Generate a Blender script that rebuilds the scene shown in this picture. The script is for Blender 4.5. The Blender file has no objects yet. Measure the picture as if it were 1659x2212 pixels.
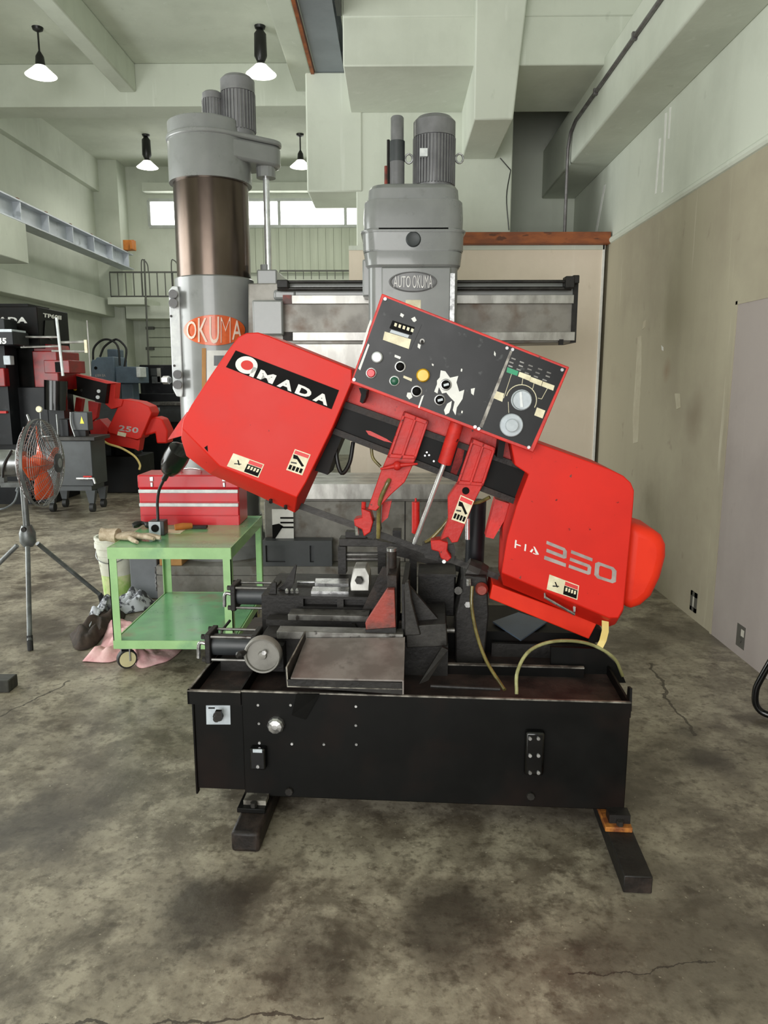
import bpy, bmesh, math, random
from mathutils import Vector, Matrix, noise
random.seed(7)
SC = bpy.context.scene
COL = SC.collection
R = math.radians

# ------------------------------------------------------------ camera
IW, IH, FPX = 1659.0, 2212.0, 1600.0
CAM_H, PITCH, YAW = 1.60, R(10.1), R(0.73)
cam_d = bpy.data.cameras.new('camera')
cam_d.sensor_fit = 'HORIZONTAL'; cam_d.sensor_width = 36.0
cam_d.lens = 36.0 * FPX / IW
cam_d.clip_start = 0.05
cam = bpy.data.objects.new('camera', cam_d); COL.objects.link(cam)
cam.location = (0, 0, CAM_H); cam.rotation_euler = (R(90) - PITCH, 0, YAW)
SC.camera = cam
CAM = Vector((0, 0, CAM_H))

# ------------------------------------------------------------ world, daylight, exposure
world = bpy.data.worlds.new('world'); SC.world = world; world.use_nodes = True
bg = world.node_tree.nodes['Background']
bg.inputs[0].default_value = (0.86, 0.93, 1.0, 1); bg.inputs[1].default_value = 0.35

def area(name, loc, target, sx, sy, power, col=(1, 1, 1)):
    d = bpy.data.lights.new(name, 'AREA'); d.shape = 'RECTANGLE'; d.size = sx; d.size_y = sy
    d.energy = power; d.color = col
    o = bpy.data.objects.new(name, d); COL.objects.link(o); o.location = loc
    o.rotation_euler = (Vector(target) - Vector(loc)).to_track_quat('-Z', 'Y').to_euler()
    return o
# daylight through the open loading door behind the camera, and through the opening in the left wall beside the fan
area('door_behind_offscreen', (-2.3, -4.2, 2.15), (-2.3, 0.0, 2.15), 5.4, 4.0, 560, (1.0, 0.995, 0.97))
area('opening_left_offscreen', (-5.97, 5.5, 2.0), (0.0, 5.5, 2.0), 4.0, 3.4, 340, (0.97, 1.0, 0.99))

SC.cycles.max_bounces = 7; SC.cycles.diffuse_bounces = 4; SC.cycles.glossy_bounces = 3; SC.cycles.transmission_bounces = 2
SC.view_settings.view_transform = 'Standard'
SC.view_settings.look = 'None'
SC.view_settings.exposure = -0.12
SC.view_settings.gamma = 1.0
SC.view_settings.use_curve_mapping = False

# ------------------------------------------------------------ projection helpers (real-world planes)
_f = Vector((-math.sin(YAW) * math.cos(PITCH), math.cos(YAW) * math.cos(PITCH), -math.sin(PITCH)))
_r = Vector((math.cos(YAW), math.sin(YAW), 0))
_u = _r.cross(_f)
def ray(px, py):
    return _f + _r * ((px - IW / 2) / FPX) - _u * ((py - IH / 2) / FPX)
def W(px, py, Y):                       # point on the plane y = Y
    d = ray(px, py); return CAM + d * (Y / d.y)
def G(px, py, z=0.0):                   # point on the plane z = z
    d = ray(px, py); return CAM + d * ((z - CAM_H) / d.z)
def WX(px, py, X):                      # point on the plane x = X
    d = ray(px, py); return CAM + d * (X / d.x)
# saw frame: u along the machine, v away from the viewer, w up
SAW_Y0, SAW_A = 2.457, R(3.3)
_ca, _sa = math.cos(SAW_A), math.sin(SAW_A)
def to_saw(p):
    x, y = p[0], p[1] - SAW_Y0
    return Vector((x * _ca - y * _sa, x * _sa + y * _ca, p[2]))
def S(px, py, v):                       # saw-local point on the plane v
    o = to_saw(CAM); d = ray(px, py)
    dl = Vector((d.x * _ca - d.y * _sa, d.x * _sa + d.y * _ca, d.z))
    t = (v - o.y) / dl.y
    return o + dl * t

# ------------------------------------------------------------ mesh building
class MB:
    def __init__(s): s.v = []; s.f = []
    def add(s, vs, fs):
        n = len(s.v); s.v += [Vector(p) for p in vs]; s.f += [tuple(i + n for i in f) for f in fs]; return s
    def box(s, a, b):
        x0, x1 = sorted((a[0], b[0])); y0, y1 = sorted((a[1], b[1])); z0, z1 = sorted((a[2], b[2]))
        return s.add([(x0,y0,z0),(x1,y0,z0),(x1,y1,z0),(x0,y1,z0),(x0,y0,z1),(x1,y0,z1),(x1,y1,z1),(x0,y1,z1)],
            [(0,3,2,1),(4,5,6,7),(0,1,5,4),(1,2,6,5),(2,3,7,6),(3,0,4,7)])
    def loft(s, rings, cap=True, closed=True):
        n = len(rings[0]); vs = [p for r in rings for p in r]; fs = []
        for k in range(len(rings) - 1):
            for i in range(n if closed else n - 1):
                j = (i + 1) % n
                fs.append((k*n+i, k*n+j, (k+1)*n+j, (k+1)*n+i))
        if cap:
            fs.append(tuple(range(n))[::-1]); m = (len(rings) - 1) * n
            fs.append(tuple(range(m, m + n)))
        return s.add(vs, fs)
    def prism(s, pts, off):
        off = Vector(off); pts = [Vector(p) for p in pts]
        return s.loft([pts, [p + off for p in pts]])
    def cyl(s, p0, p1, r0, r1=None, n=16):
        return s.tube([p0, p1], [r0, r0 if r1 is None else r1], n)
    def tube(s, pts, r, n=10, cap=True):
        pts = [Vector(p) for p in pts]; m = len(pts)
        rs = r if isinstance(r, (list, tuple)) else [r] * m
        t0 = (pts[1] - pts[0]).normalized()
        ref = Vector((0, 0, 1)) if abs(t0.z) < 0.9 else Vector((1, 0, 0))
        nrm = (ref - t0 * ref.dot(t0)).normalized(); rings = []
        for i in range(m):
            t = (pts[min(i+1, m-1)] - pts[max(i-1, 0)]).normalized()
            nrm = (nrm - t * nrm.dot(t)).normalized(); b = t.cross(nrm)
            rings.append([pts[i] + (nrm * math.cos(a) + b * math.sin(a)) * rs[i] for a in [2*math.pi*k/n for k in range(n)]])
        return s.loft(rings, cap)
    def lathe(s, c, prof, axis=(0,0,1), n=24, cap=True):          # prof: (r, h) along axis from c
        c = Vector(c); a = Vector(axis).normalized()
        ref = Vector((1, 0, 0)) if abs(a.x) < 0.9 else Vector((0, 0, 1))
        e1 = (ref - a * ref.dot(a)).normalized(); e2 = a.cross(e1)
        return s.loft([[c + a*h + (e1*math.cos(t) + e2*math.sin(t))*max(r, 1e-4) for t in [2*math.pi*k/n for k in range(n)]] for r, h in prof], cap)
    def sphere(s, c, r, n=12):
        rr = r if isinstance(r, (list, tuple)) else (r, r, r); c = Vector(c); rings = []
        for k in range(n // 2 + 1):
            ph = -math.pi/2 + math.pi*k/(n//2); q = max(math.cos(ph), 1e-3)
            rings.append([c + Vector((rr[0]*q*math.cos(t), rr[1]*q*math.sin(t), rr[2]*math.sin(ph))) for t in [2*math.pi*i/n for i in range(n)]])
        return s.loft(rings)

XF = {}                                    # transform of every root, inherited by its parts
def smooth_path(pts, k=6):                 # Catmull-Rom through points
    pts = [Vector(p) for p in pts]; out = []
    P = [pts[0]*2 - pts[1]] + pts + [pts[-1]*2 - pts[-2]]
    for i in range(1, len(P) - 2):
        for j in range(k):
            t = j / k; a, b, c, d = P[i-1], P[i], P[i+1], P[i+2]
            out.append(0.5*((2*b) + (c-a)*t + (2*a-5*b+4*c-d)*t*t + (3*b-a-3*c+d)*t**3))
    out.append(pts[-1]); return out
def put(name, mb, mat, parent=None, local=False, bevel=0, seg=2, smooth=None, label=None, kind=None):
    me = bpy.data.meshes.new(name)
    vs = mb.v
    if parent is not None and not local and parent in XF:
        inv = XF[parent].inverted(); vs = [inv @ p for p in vs]
    me.from_pydata([tuple(p) for p in vs], [], mb.f)
    bm = bmesh.new(); bm.from_mesh(me)
    bmesh.ops.remove_doubles(bm, verts=bm.verts, dist=1e-6)
    bmesh.ops.recalc_face_normals(bm, faces=bm.faces)
    bm.to_mesh(me); bm.free()
    me.materials.append(M[mat] if isinstance(mat, str) else mat)
    o = bpy.data.objects.new(name, me); COL.objects.link(o)
    if parent is not None:
        o.parent = parent
        if parent in XF: XF[o] = XF[parent]
    if smooth:
        for p in me.polygons: p.use_smooth = True
        me.set_sharp_from_angle(angle=R(smooth))
    if bevel:
        b = o.modifiers.new('bevel', 'BEVEL'); b.width = bevel; b.segments = seg; b.limit_method = 'ANGLE'; b.angle_limit = R(35)
        if not smooth:
            for p in me.polygons: p.use_smooth = True
            me.set_sharp_from_angle(angle=R(30))
    if label: o['label'] = label
    if kind: o['kind'] = kind
    return o
def thing(name, label, cat, loc, rotz=0.0, group=None):
    o = bpy.data.objects.new(name, None); COL.objects.link(o)
    o.empty_display_size = 0.1; o.location = loc; o.rotation_euler = (0, 0, rotz)
    o['label'] = label; o['category'] = cat
    if group: o['group'] = group
    XF[o] = Matrix.Translation(Vector(loc)) @ Matrix.Rotation(rotz, 4, 'Z')
    return o
def tag(o, label, cat, group=None):
    o['label'] = label; o['category'] = cat
    if group: o['group'] = group
    return o
def struct(name, mb, mat, bevel=0, parent=None):
    o = put(name, mb, mat, parent, bevel=bevel)
    if parent is None: o['kind'] = 'structure'
    return o
def copy_tree(o, parent=None):
    c = o.copy(); COL.objects.link(c); c.parent = parent
    for ch in list(o.children): copy_tree(ch, c)
    return c
def BX(a, b): return MB().box(a, b)
def pbox(x0, y0, x1, y1, Y, depth):        # axis-aligned box whose front face spans a pixel rectangle at distance Y
    cx, cy = (x0+x1)/2, (y0+y1)/2
    a = W(x0, cy, Y); b = W(x1, cy, Y); t = W(cx, y0, Y); u = W(cx, y1, Y)
    return (a.x, Y, u.z), (b.x, Y + depth, t.z)
def text_mesh(txt, extrude=0.0, spacing=1.0, bold=0.0):
    cu = bpy.data.curves.new('t', 'FONT'); cu.body = txt; cu.size = 1.0; cu.extrude = extrude; cu.space_character = spacing; cu.offset = bold
    cu.resolution_u = 3
    o = bpy.data.objects.new('t', cu); COL.objects.link(o)
    dg = bpy.context.evaluated_depsgraph_get(); dg.update()
    me = bpy.data.meshes.new_from_object(o.evaluated_get(dg))
    vs = [v.co.copy() for v in me.vertices]; fs = [tuple(p.vertices) for p in me.polygons]
    bpy.data.objects.remove(o); bpy.data.curves.remove(cu); bpy.data.meshes.remove(me)
    x0 = min(v.x for v in vs); x1 = max(v.x for v in vs); y0 = min(v.y for v in vs); y1 = max(v.y for v in vs)
    return [((v.x-x0)/(x1-x0), (v.y-y0)/(y1-y0), v.z) for v in vs], fs
def bil(q, s, t):                          # q = TL, TR, BR, BL ; s right, t down
    tl, tr, br, bl = [Vector(p) for p in q]
    return (tl*(1-s) + tr*s)*(1-t) + (bl*(1-s) + br*s)*t
def text_on(txt, q, off, mbs=None, bold=0.0, extrude=0.002):
    """q: 3-D quad TL TR BR BL, off: unit vector out of the surface"""
    vs, fs = text_mesh(txt, 0.5, 1.0 + bold*2, bold); m = mbs or MB(); off = Vector(off)
    return m.add([bil(q, x, 1-y) + off*(extrude*(z+0.5)) for x, y, z in vs], fs)

# ------------------------------------------------------------ materials
M = {}
def _lin(c):
    return tuple((x/255/12.92 if x/255 <= 0.04045 else ((x/255+0.055)/1.055)**2.4) for x in c)
def pm(name, rgb, rough=0.5, metal=0.0, rgb2=None, scale=6.0, lo=0.42, hi=0.62, stretch=(1,1,1), bump=0.0, bscale=60.0,
       spots=None, spot_scale=14.0, spot_lo=0.62, spot_hi=0.68, rvar=0.12, emit=None, estr=0.0, world=False, coat=0.0, spec=0.5, alpha=1.0):
    m = bpy.data.materials.new(name); m.use_nodes = True; nt = m.node_tree; N = nt.nodes; L = nt.links
    b = N['Principled BSDF']; c1 = _lin(rgb)
    b.inputs['Metallic'].default_value = metal; b.inputs['Roughness'].default_value = rough
    b.inputs['Coat Weight'].default_value = coat; b.inputs['Coat Roughness'].default_value = 0.08
    b.inputs['Specular IOR Level'].default_value = spec
    b.inputs['Alpha'].default_value = alpha
    tc = N.new('ShaderNodeNewGeometry' if world else 'ShaderNodeTexCoord')
    mp = N.new('ShaderNodeMapping'); mp.inputs['Scale'].default_value = stretch
    L.new(tc.outputs['Position' if world else 'Object'], mp.inputs[0])
    n1 = N.new('ShaderNodeTexNoise'); n1.inputs['Scale'].default_value = scale; n1.inputs['Detail'].default_value = 6; n1.inputs['Roughness'].default_value = 0.6
    L.new(mp.outputs[0], n1.inputs['Vector'])
    rp = N.new('ShaderNodeValToRGB'); rp.color_ramp.elements[0].position = lo; rp.color_ramp.elements[1].position = hi
    c2 = _lin(rgb2) if rgb2 else tuple(x*0.86 for x in c1)
    rp.color_ramp.elements[0].color = (*c2, 1); rp.color_ramp.elements[1].color = (*c1, 1)
    L.new(n1.outputs['Fac'], rp.inputs[0]); colout = rp.outputs[0]
    if spots:
        n2 = N.new('ShaderNodeTexNoise'); n2.inputs['Scale'].default_value = spot_scale; n2.inputs['Detail'].default_value = 5
        L.new(mp.outputs[0], n2.inputs['Vector'])
        r2 = N.new('ShaderNodeValToRGB'); r2.color_ramp.elements[0].position = spot_lo; r2.color_ramp.elements[1].position = spot_hi
        L.new(n2.outputs['Fac'], r2.inputs[0])
        mx = N.new('ShaderNodeMixRGB'); mx.inputs[2].default_value = (*_lin(spots), 1)
        L.new(r2.outputs[0], mx.inputs[0]); L.new(colout, mx.inputs[1]); colout = mx.outputs[0]
    L.new(colout, b.inputs['Base Color'])
    if rvar:
        mr = N.new('ShaderNodeMapRange'); mr.inputs[3].default_value = max(0.02, rough - rvar); mr.inputs[4].default_value = min(1, rough + rvar)
        L.new(n1.outputs['Fac'], mr.inputs[0]); L.new(mr.outputs[0], b.inputs['Roughness'])
    if bump:
        n3 = N.new('ShaderNodeTexNoise'); n3.inputs['Scale'].default_value = bscale; n3.inputs['Detail'].default_value = 4
        L.new(mp.outputs[0], n3.inputs['Vector'])
        bp = N.new('ShaderNodeBump'); bp.inputs['Strength'].default_value = bump; bp.inputs['Distance'].default_value = 0.01
        L.new(n3.outputs['Fac'], bp.inputs['Height']); L.new(bp.outputs[0], b.inputs['Normal'])
    if emit:
        b.inputs['Emission Color'].default_value = (*_lin(emit), 1); b.inputs['Emission Strength'].default_value = estr
    M[name] = m; return m

pm('red', (214, 36, 22), 0.5, spec=0.3, rgb2=(204, 33, 20), scale=3, spots=(120, 22, 20), spot_scale=40, spot_lo=0.71, spot_hi=0.75, coat=0.0)
pm('red_dull', (214, 46, 36), 0.48, rgb2=(188, 38, 32), scale=12, spots=(70, 18, 18), spot_scale=38, spot_lo=0.66, spot_hi=0.72, bump=0.1)
pm('orange_red', (232, 52, 24), 0.5, spec=0.3, rgb2=(218, 44, 20), scale=4)
pm('red_arm', (198, 40, 33), 0.45, spec=0.35, rgb2=(180, 34, 29), scale=10, spots=(96, 38, 34), spot_scale=50, spot_lo=0.66, spot_hi=0.72, bump=0.12)
pm('red_worn', (150, 58, 46), 0.5, rgb2=(84, 52, 45), scale=9, lo=0.4, hi=0.6, bump=0.15)
pm('red_dark', (150, 14, 16), 0.35, rgb2=(110, 10, 12), scale=5)
pm('red_toolbox', (214, 26, 38), 0.35, rgb2=(200, 40, 50), scale=5, coat=0.2)
pm('black', (14, 14, 13), 0.5, spec=0.15, rgb2=(8, 8, 7), scale=5, spots=(26, 18, 15), spot_scale=4, spot_lo=0.5, spot_hi=0.75)
pm('black_gloss', (12, 12, 12), 0.18, rgb2=(8, 8, 8), scale=5)
pm('black_panel', (24, 25, 26), 0.36, spec=0.3, rgb2=(16, 16, 17), scale=7, spots=(70, 72, 72), spot_scale=26, spot_lo=0.66, spot_hi=0.74)
pm('dark_steel', (58, 56, 53), 0.45, metal=0.3, spec=0.35, rgb2=(38, 36, 34), scale=10, spots=(28, 26, 24), spot_scale=20, spot_lo=0.6, spot_hi=0.75, bump=0.1)
pm('dark_cast', (42, 40, 38), 0.5, metal=0.1, spec=0.35, rgb2=(28, 26, 25), scale=9, spots=(20, 18, 17), spot_scale=18, spot_lo=0.6, spot_hi=0.75, bump=0.15)
pm('tray_brown', (58, 47, 43), 0.55, rgb2=(30, 26, 24), scale=9, bump=0.15)
pm('edge_worn', (164, 160, 150), 0.4, metal=0.4, rgb2=(84, 80, 74), scale=16)
pm('grey_plate', (142, 136, 131), 0.4, metal=0.3, rgb2=(116, 109, 104), scale=7, spots=(78, 71, 66), spot_scale=11, spot_lo=0.64, spot_hi=0.76)
pm('bright_steel', (214, 214, 214), 0.28, metal=0.85, rgb2=(150, 150, 150), scale=20)
pm('chrome', (240, 242, 244), 0.22, metal=0.75, rgb2=(222, 224, 226), scale=20, rvar=0.05)
pm('rail_steel', (128, 127, 123), 0.35, metal=0.6, rgb2=(92, 90, 86), scale=14, spots=(54, 50, 46), spot_scale=30, spot_lo=0.62, spot_hi=0.7)
pm('rust_black', (52, 43, 38), 0.55, spec=0.3, rgb2=(30, 26, 24), scale=14, bump=0.2)
pm('rust_orange', (176, 112, 44), 0.65, rgb2=(120, 66, 30), scale=30, bump=0.2)
pm('wood_dark', (72, 50, 42), 0.75, rgb2=(50, 36, 32), scale=10, stretch=(1, 6, 1), bump=0.2)
pm('white_print', (230, 230, 225), 0.5, rgb2=(220, 220, 215), scale=20)
pm('silver_print', (172, 162, 158), 0.4, metal=0.2, rgb2=(150, 140, 136), scale=20)
pm('cream', (232, 226, 196), 0.5, rgb2=(212, 202, 170), scale=25)
pm('label_black', (12, 11, 10), 0.6, spec=0.1)
pm('label_red', (222, 60, 60), 0.5)
pm('plastic_white', (226, 230, 230), 0.35, rgb2=(208, 212, 214), scale=20)
pm('knob_grey', (188, 196, 202), 0.35, rgb2=(170, 178, 184), scale=20)
pm('button_red', (216, 40, 48), 0.3)
pm('button_yellow', (246, 190, 30), 0.3)
pm('button_green', (24, 84, 60), 0.35)
pm('green_label', (24, 150, 104), 0.4)
pm('grey_paint', (136, 138, 137), 0.3, rgb2=(126, 128, 127), scale=2.5, coat=0.35, spots=(108, 108, 106), spot_scale=7, spot_lo=0.64, spot_hi=0.8)
pm('grey_motor', (122, 122, 124), 0.4, rgb2=(104, 104, 106), scale=5, coat=0.2)
pm('column_steel', (106, 93, 84), 0.24, metal=0.92, rgb2=(86, 75, 67), scale=1.2, stretch=(2, 2, 0.7), spots=(70, 60, 53), spot_scale=1.6, spot_lo=0.5, spot_hi=0.72, rvar=0.05)
pm('cast_grey', (132, 130, 124), 0.5, metal=0.2, rgb2=(108, 106, 100), scale=6, spots=(92, 84, 74), spot_scale=9, spot_lo=0.56, spot_hi=0.7, bump=0.08)
pm('arm_web', (120, 116, 110), 0.45, metal=0.3, rgb2=(140, 137, 130), scale=5, spots=(98, 80, 66), spot_scale=4, spot_lo=0.52, spot_hi=0.66)
pm('slideway', (186, 185, 180), 0.32, metal=0.5, rgb2=(150, 148, 143), scale=8, stretch=(1, 1, 0.4))
pm('badge_orange', (226, 102, 44), 0.35, rgb2=(206, 86, 36), scale=14, coat=0.4)
pm('badge_letter', (240, 214, 198), 0.4)
pm('trolley_green', (164, 208, 144), 0.42, rgb2=(150, 194, 132), scale=5, spots=(134, 180, 130), spot_scale=6, spot_lo=0.56, spot_hi=0.7, coat=0.15)
pm('trolley_shelf', (124, 188, 132), 0.3, rgb2=(108, 166, 118), scale=5, spots=(150, 150, 116), spot_scale=4, spot_lo=0.58, spot_hi=0.72, coat=0.3)
pm('rubber', (26, 26, 26), 0.6)
pm('wheel_cream', (214, 206, 160), 0.5)
pm('cloth_pink', (232, 190, 190), 0.9, rgb2=(214, 162, 164), scale=12, bump=0.2)
pm('cloth_brown', (66, 54, 46), 0.95, rgb2=(48, 40, 34), scale=12, bump=0.2)
pm('cloth_white', (192, 196, 204), 0.9, rgb2=(70, 72, 78), scale=14, lo=0.44, hi=0.5)
pm('glove', (206, 190, 168), 0.95, rgb2=(180, 162, 138), scale=30, bump=0.4, bscale=200)
pm('bucket_white', (212, 214, 200), 0.5, rgb2=(196, 196, 180), scale=7, spots=(160, 156, 130), spot_scale=8)
pm('bucket_green', (150, 190, 96), 0.5, rgb2=(196, 204, 150), scale=10)
pm('box_grey', (110, 114, 118), 0.5, rgb2=(98, 102, 106), scale=4)
pm('cardboard', (186, 140, 86), 0.8, rgb2=(168, 122, 72), scale=6)
pm('fan_metal', (150, 152, 152), 0.3, metal=0.7, rgb2=(124, 126, 126), scale=7)
pm('fan_orange', (236, 88, 34), 0.4)
pm('pole_grey', (110, 114, 114), 0.4, metal=0.4, rgb2=(86, 88, 88), scale=10)
pm('machine_black', (26, 28, 31), 0.45, spec=0.25, rgb2=(18, 19, 22), scale=4, spots=(44, 46, 48), spot_scale=7, spot_lo=0.6, spot_hi=0.75)
pm('machine_dark', (62, 66, 68), 0.45, rgb2=(50, 53, 55), scale=4)
pm('machine_blue', (92, 108, 124), 0.45, rgb2=(80, 95, 110), scale=5)
pm('hose_black', (24, 24, 24), 0.4)
pm('hose_olive', (128, 118, 66), 0.25, rgb2=(92, 84, 48), scale=14, coat=0.3)
pm('hose_clear', (168, 168, 118), 0.2, rgb2=(128, 126, 84), scale=14, coat=0.4)
pm('yellow_strap', (236, 214, 140), 0.45, rgb2=(222, 196, 120), scale=14)
pm('warning_yellow', (226, 214, 60), 0.5)
pm('paper', (236, 236, 232), 0.7)
pm('girder', (196, 202, 210), 0.42, rgb2=(180, 186, 194), scale=2.5, spots=(156, 162, 168), spot_scale=4)
M['girder_dark'] = M['girder']
pm('rail_rust', (150, 112, 88), 0.7, rgb2=(116, 84, 66), scale=8)
pm('steel_blue_grey', (128, 134, 140), 0.5, rgb2=(116, 122, 128), scale=2)
pm('brown_steel', (158, 88, 44), 0.6, rgb2=(124, 66, 34), scale=4, stretch=(1, 3, 3), spots=(92, 50, 28), spot_scale=7)
pm('wood_orange', (206, 130, 52), 0.6, rgb2=(180, 106, 40), scale=5)
pm('conduit', (122, 120, 120), 0.4, metal=0.5, rgb2=(96, 92, 92), scale=9)
pm('lamp_black', (20, 20, 20), 0.35)
pm('lamp_glass', (255, 255, 250), 0.4, emit=(255, 255, 240), estr=14.0)
pm('lamp_shade', (255, 255, 250), 0.4, emit=(255, 255, 240), estr=2.2)
pm('window_glow', (255, 255, 255), 0.4, emit=(255, 255, 252), estr=7.0)
pm('window_frame', (196, 200, 196), 0.5)
pm('outlet', (96, 94, 88), 0.5, metal=0.3)
pm('outlet_light', (196, 192, 180), 0.6)
pm('shutter', (190, 196, 178), 0.55, rgb2=(178, 184, 166), scale=1.5, stretch=(6, 6, 0.3), world=True)
pm('rail_dark', (88, 89, 83), 0.5)
pm('wood_board', (64, 64, 58), 0.8, rgb2=(48, 48, 44), scale=10, stretch=(1, 5, 1))

def wall_mat(name, base, dark, light, streak=0.25, patch=1.2, blobs=()):
    m = bpy.data.materials.new(name); m.use_nodes = True; nt = m.node_tree; N = nt.nodes; L = nt.links
    b = N['Principled BSDF']; b.inputs['Roughness'].default_value = 0.75; b.inputs['Specular IOR Level'].default_value = 0.3
    g = N.new('ShaderNodeNewGeometry')
    def nz(scale, st, det=6):
        mp = N.new('ShaderNodeMapping'); mp.inputs['Scale'].default_value = st
        L.new(g.outputs['Position'], mp.inputs[0])
        n = N.new('ShaderNodeTexNoise'); n.inputs['Scale'].default_value = scale; n.inputs['Detail'].default_value = det; n.inputs['Roughness'].default_value = 0.6
        L.new(mp.outputs[0], n.inputs['Vector']); return n.outputs['Fac']
    def ramp(src, a, c):
        r = N.new('ShaderNodeValToRGB'); r.color_ramp.elements[0].position = a; r.color_ramp.elements[1].position = c
        L.new(src, r.inputs[0]); return r.outputs[0]
    def mix(fac, a, c, amt):
        mu = N.new('ShaderNodeMath'); mu.operation = 'MULTIPLY'; mu.inputs[1].default_value = amt; L.new(fac, mu.inputs[0])
        x = N.new('ShaderNodeMixRGB'); L.new(mu.outputs[0], x.inputs[0])
        if isinstance(a, tuple): x.inputs[1].default_value = (*a, 1)
        else: L.new(a, x.inputs[1])
        x.inputs[2].default_value = (*c, 1); return x.outputs[0]
    c = mix(ramp(nz(patch, (1,1,1)), 0.45, 0.68), _lin(base), _lin(dark), 0.55)
    c = mix(ramp(nz(2.2, (2.2,2.2,0.25)), 0.52, 0.75), c, _lin(dark), streak)
    c = mix(ramp(nz(3.0, (3.5,3.5,0.2)), 0.63, 0.72), c, _lin(light), 0.5)
    c = mix(ramp(nz(7.0, (1,1,0.6)), 0.66, 0.72), c, _lin(dark), 0.5)
    bz = nz(2.6, (1,1,.6)) if blobs else None
    for cen, rad, col, amt in blobs:                     # stains with a place of their own
        vd = N.new('ShaderNodeVectorMath'); vd.operation = 'DISTANCE'; vd.inputs[1].default_value = cen
        L.new(g.outputs['Position'], vd.inputs[0])
        ad = N.new('ShaderNodeMath'); ad.operation = 'MULTIPLY_ADD'; ad.inputs[1].default_value = rad*2.0; ad.inputs[2].default_value = -rad
        L.new(bz, ad.inputs[0])
        sm = N.new('ShaderNodeMath'); sm.operation = 'ADD'; L.new(vd.outputs['Value'], sm.inputs[0]); L.new(ad.outputs[0], sm.inputs[1])
        mr = N.new('ShaderNodeMapRange'); mr.inputs[1].default_value = rad; mr.inputs[2].default_value = 0.0
        L.new(sm.outputs[0], mr.inputs[0]); c = mix(mr.outputs[0], c, _lin(col), amt)
    L.new(c, b.inputs['Base Color'])
    bp = N.new('ShaderNodeBump'); bp.inputs['Strength'].default_value = 0.12; bp.inputs['Distance'].default_value = 0.02
    L.new(nz(9, (1,1,1)), bp.inputs['Height']); L.new(bp.outputs[0], b.inputs['Normal'])
    M[name] = m
wall_mat('wall_beige', (170, 163, 142), (140, 130, 114), (204, 198, 178), 0.18, 0.8, [(WX(1440, 800, 2.04), 0.12, (142, 118, 96), 0.6), (WX(1500, 900, 2.04), 0.22, (128, 116, 98), 0.6), (WX(1400, 1080, 2.04), 0.25, (118, 112, 92), 0.6)])
wall_mat('wall_white', (204, 209, 196), (182, 187, 174), (220, 224, 214))
M['wall_green'] = M['wall_white']
M['ceiling_paint'] = M['wall_white']
wall_mat('partition_paint', (226, 213, 195), (202, 190, 170), (232, 222, 206), 0.15, 0.6)
wall_mat('door_paint', (160, 151, 146), (140, 131, 127), (172, 164, 158), 0.25)

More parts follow.
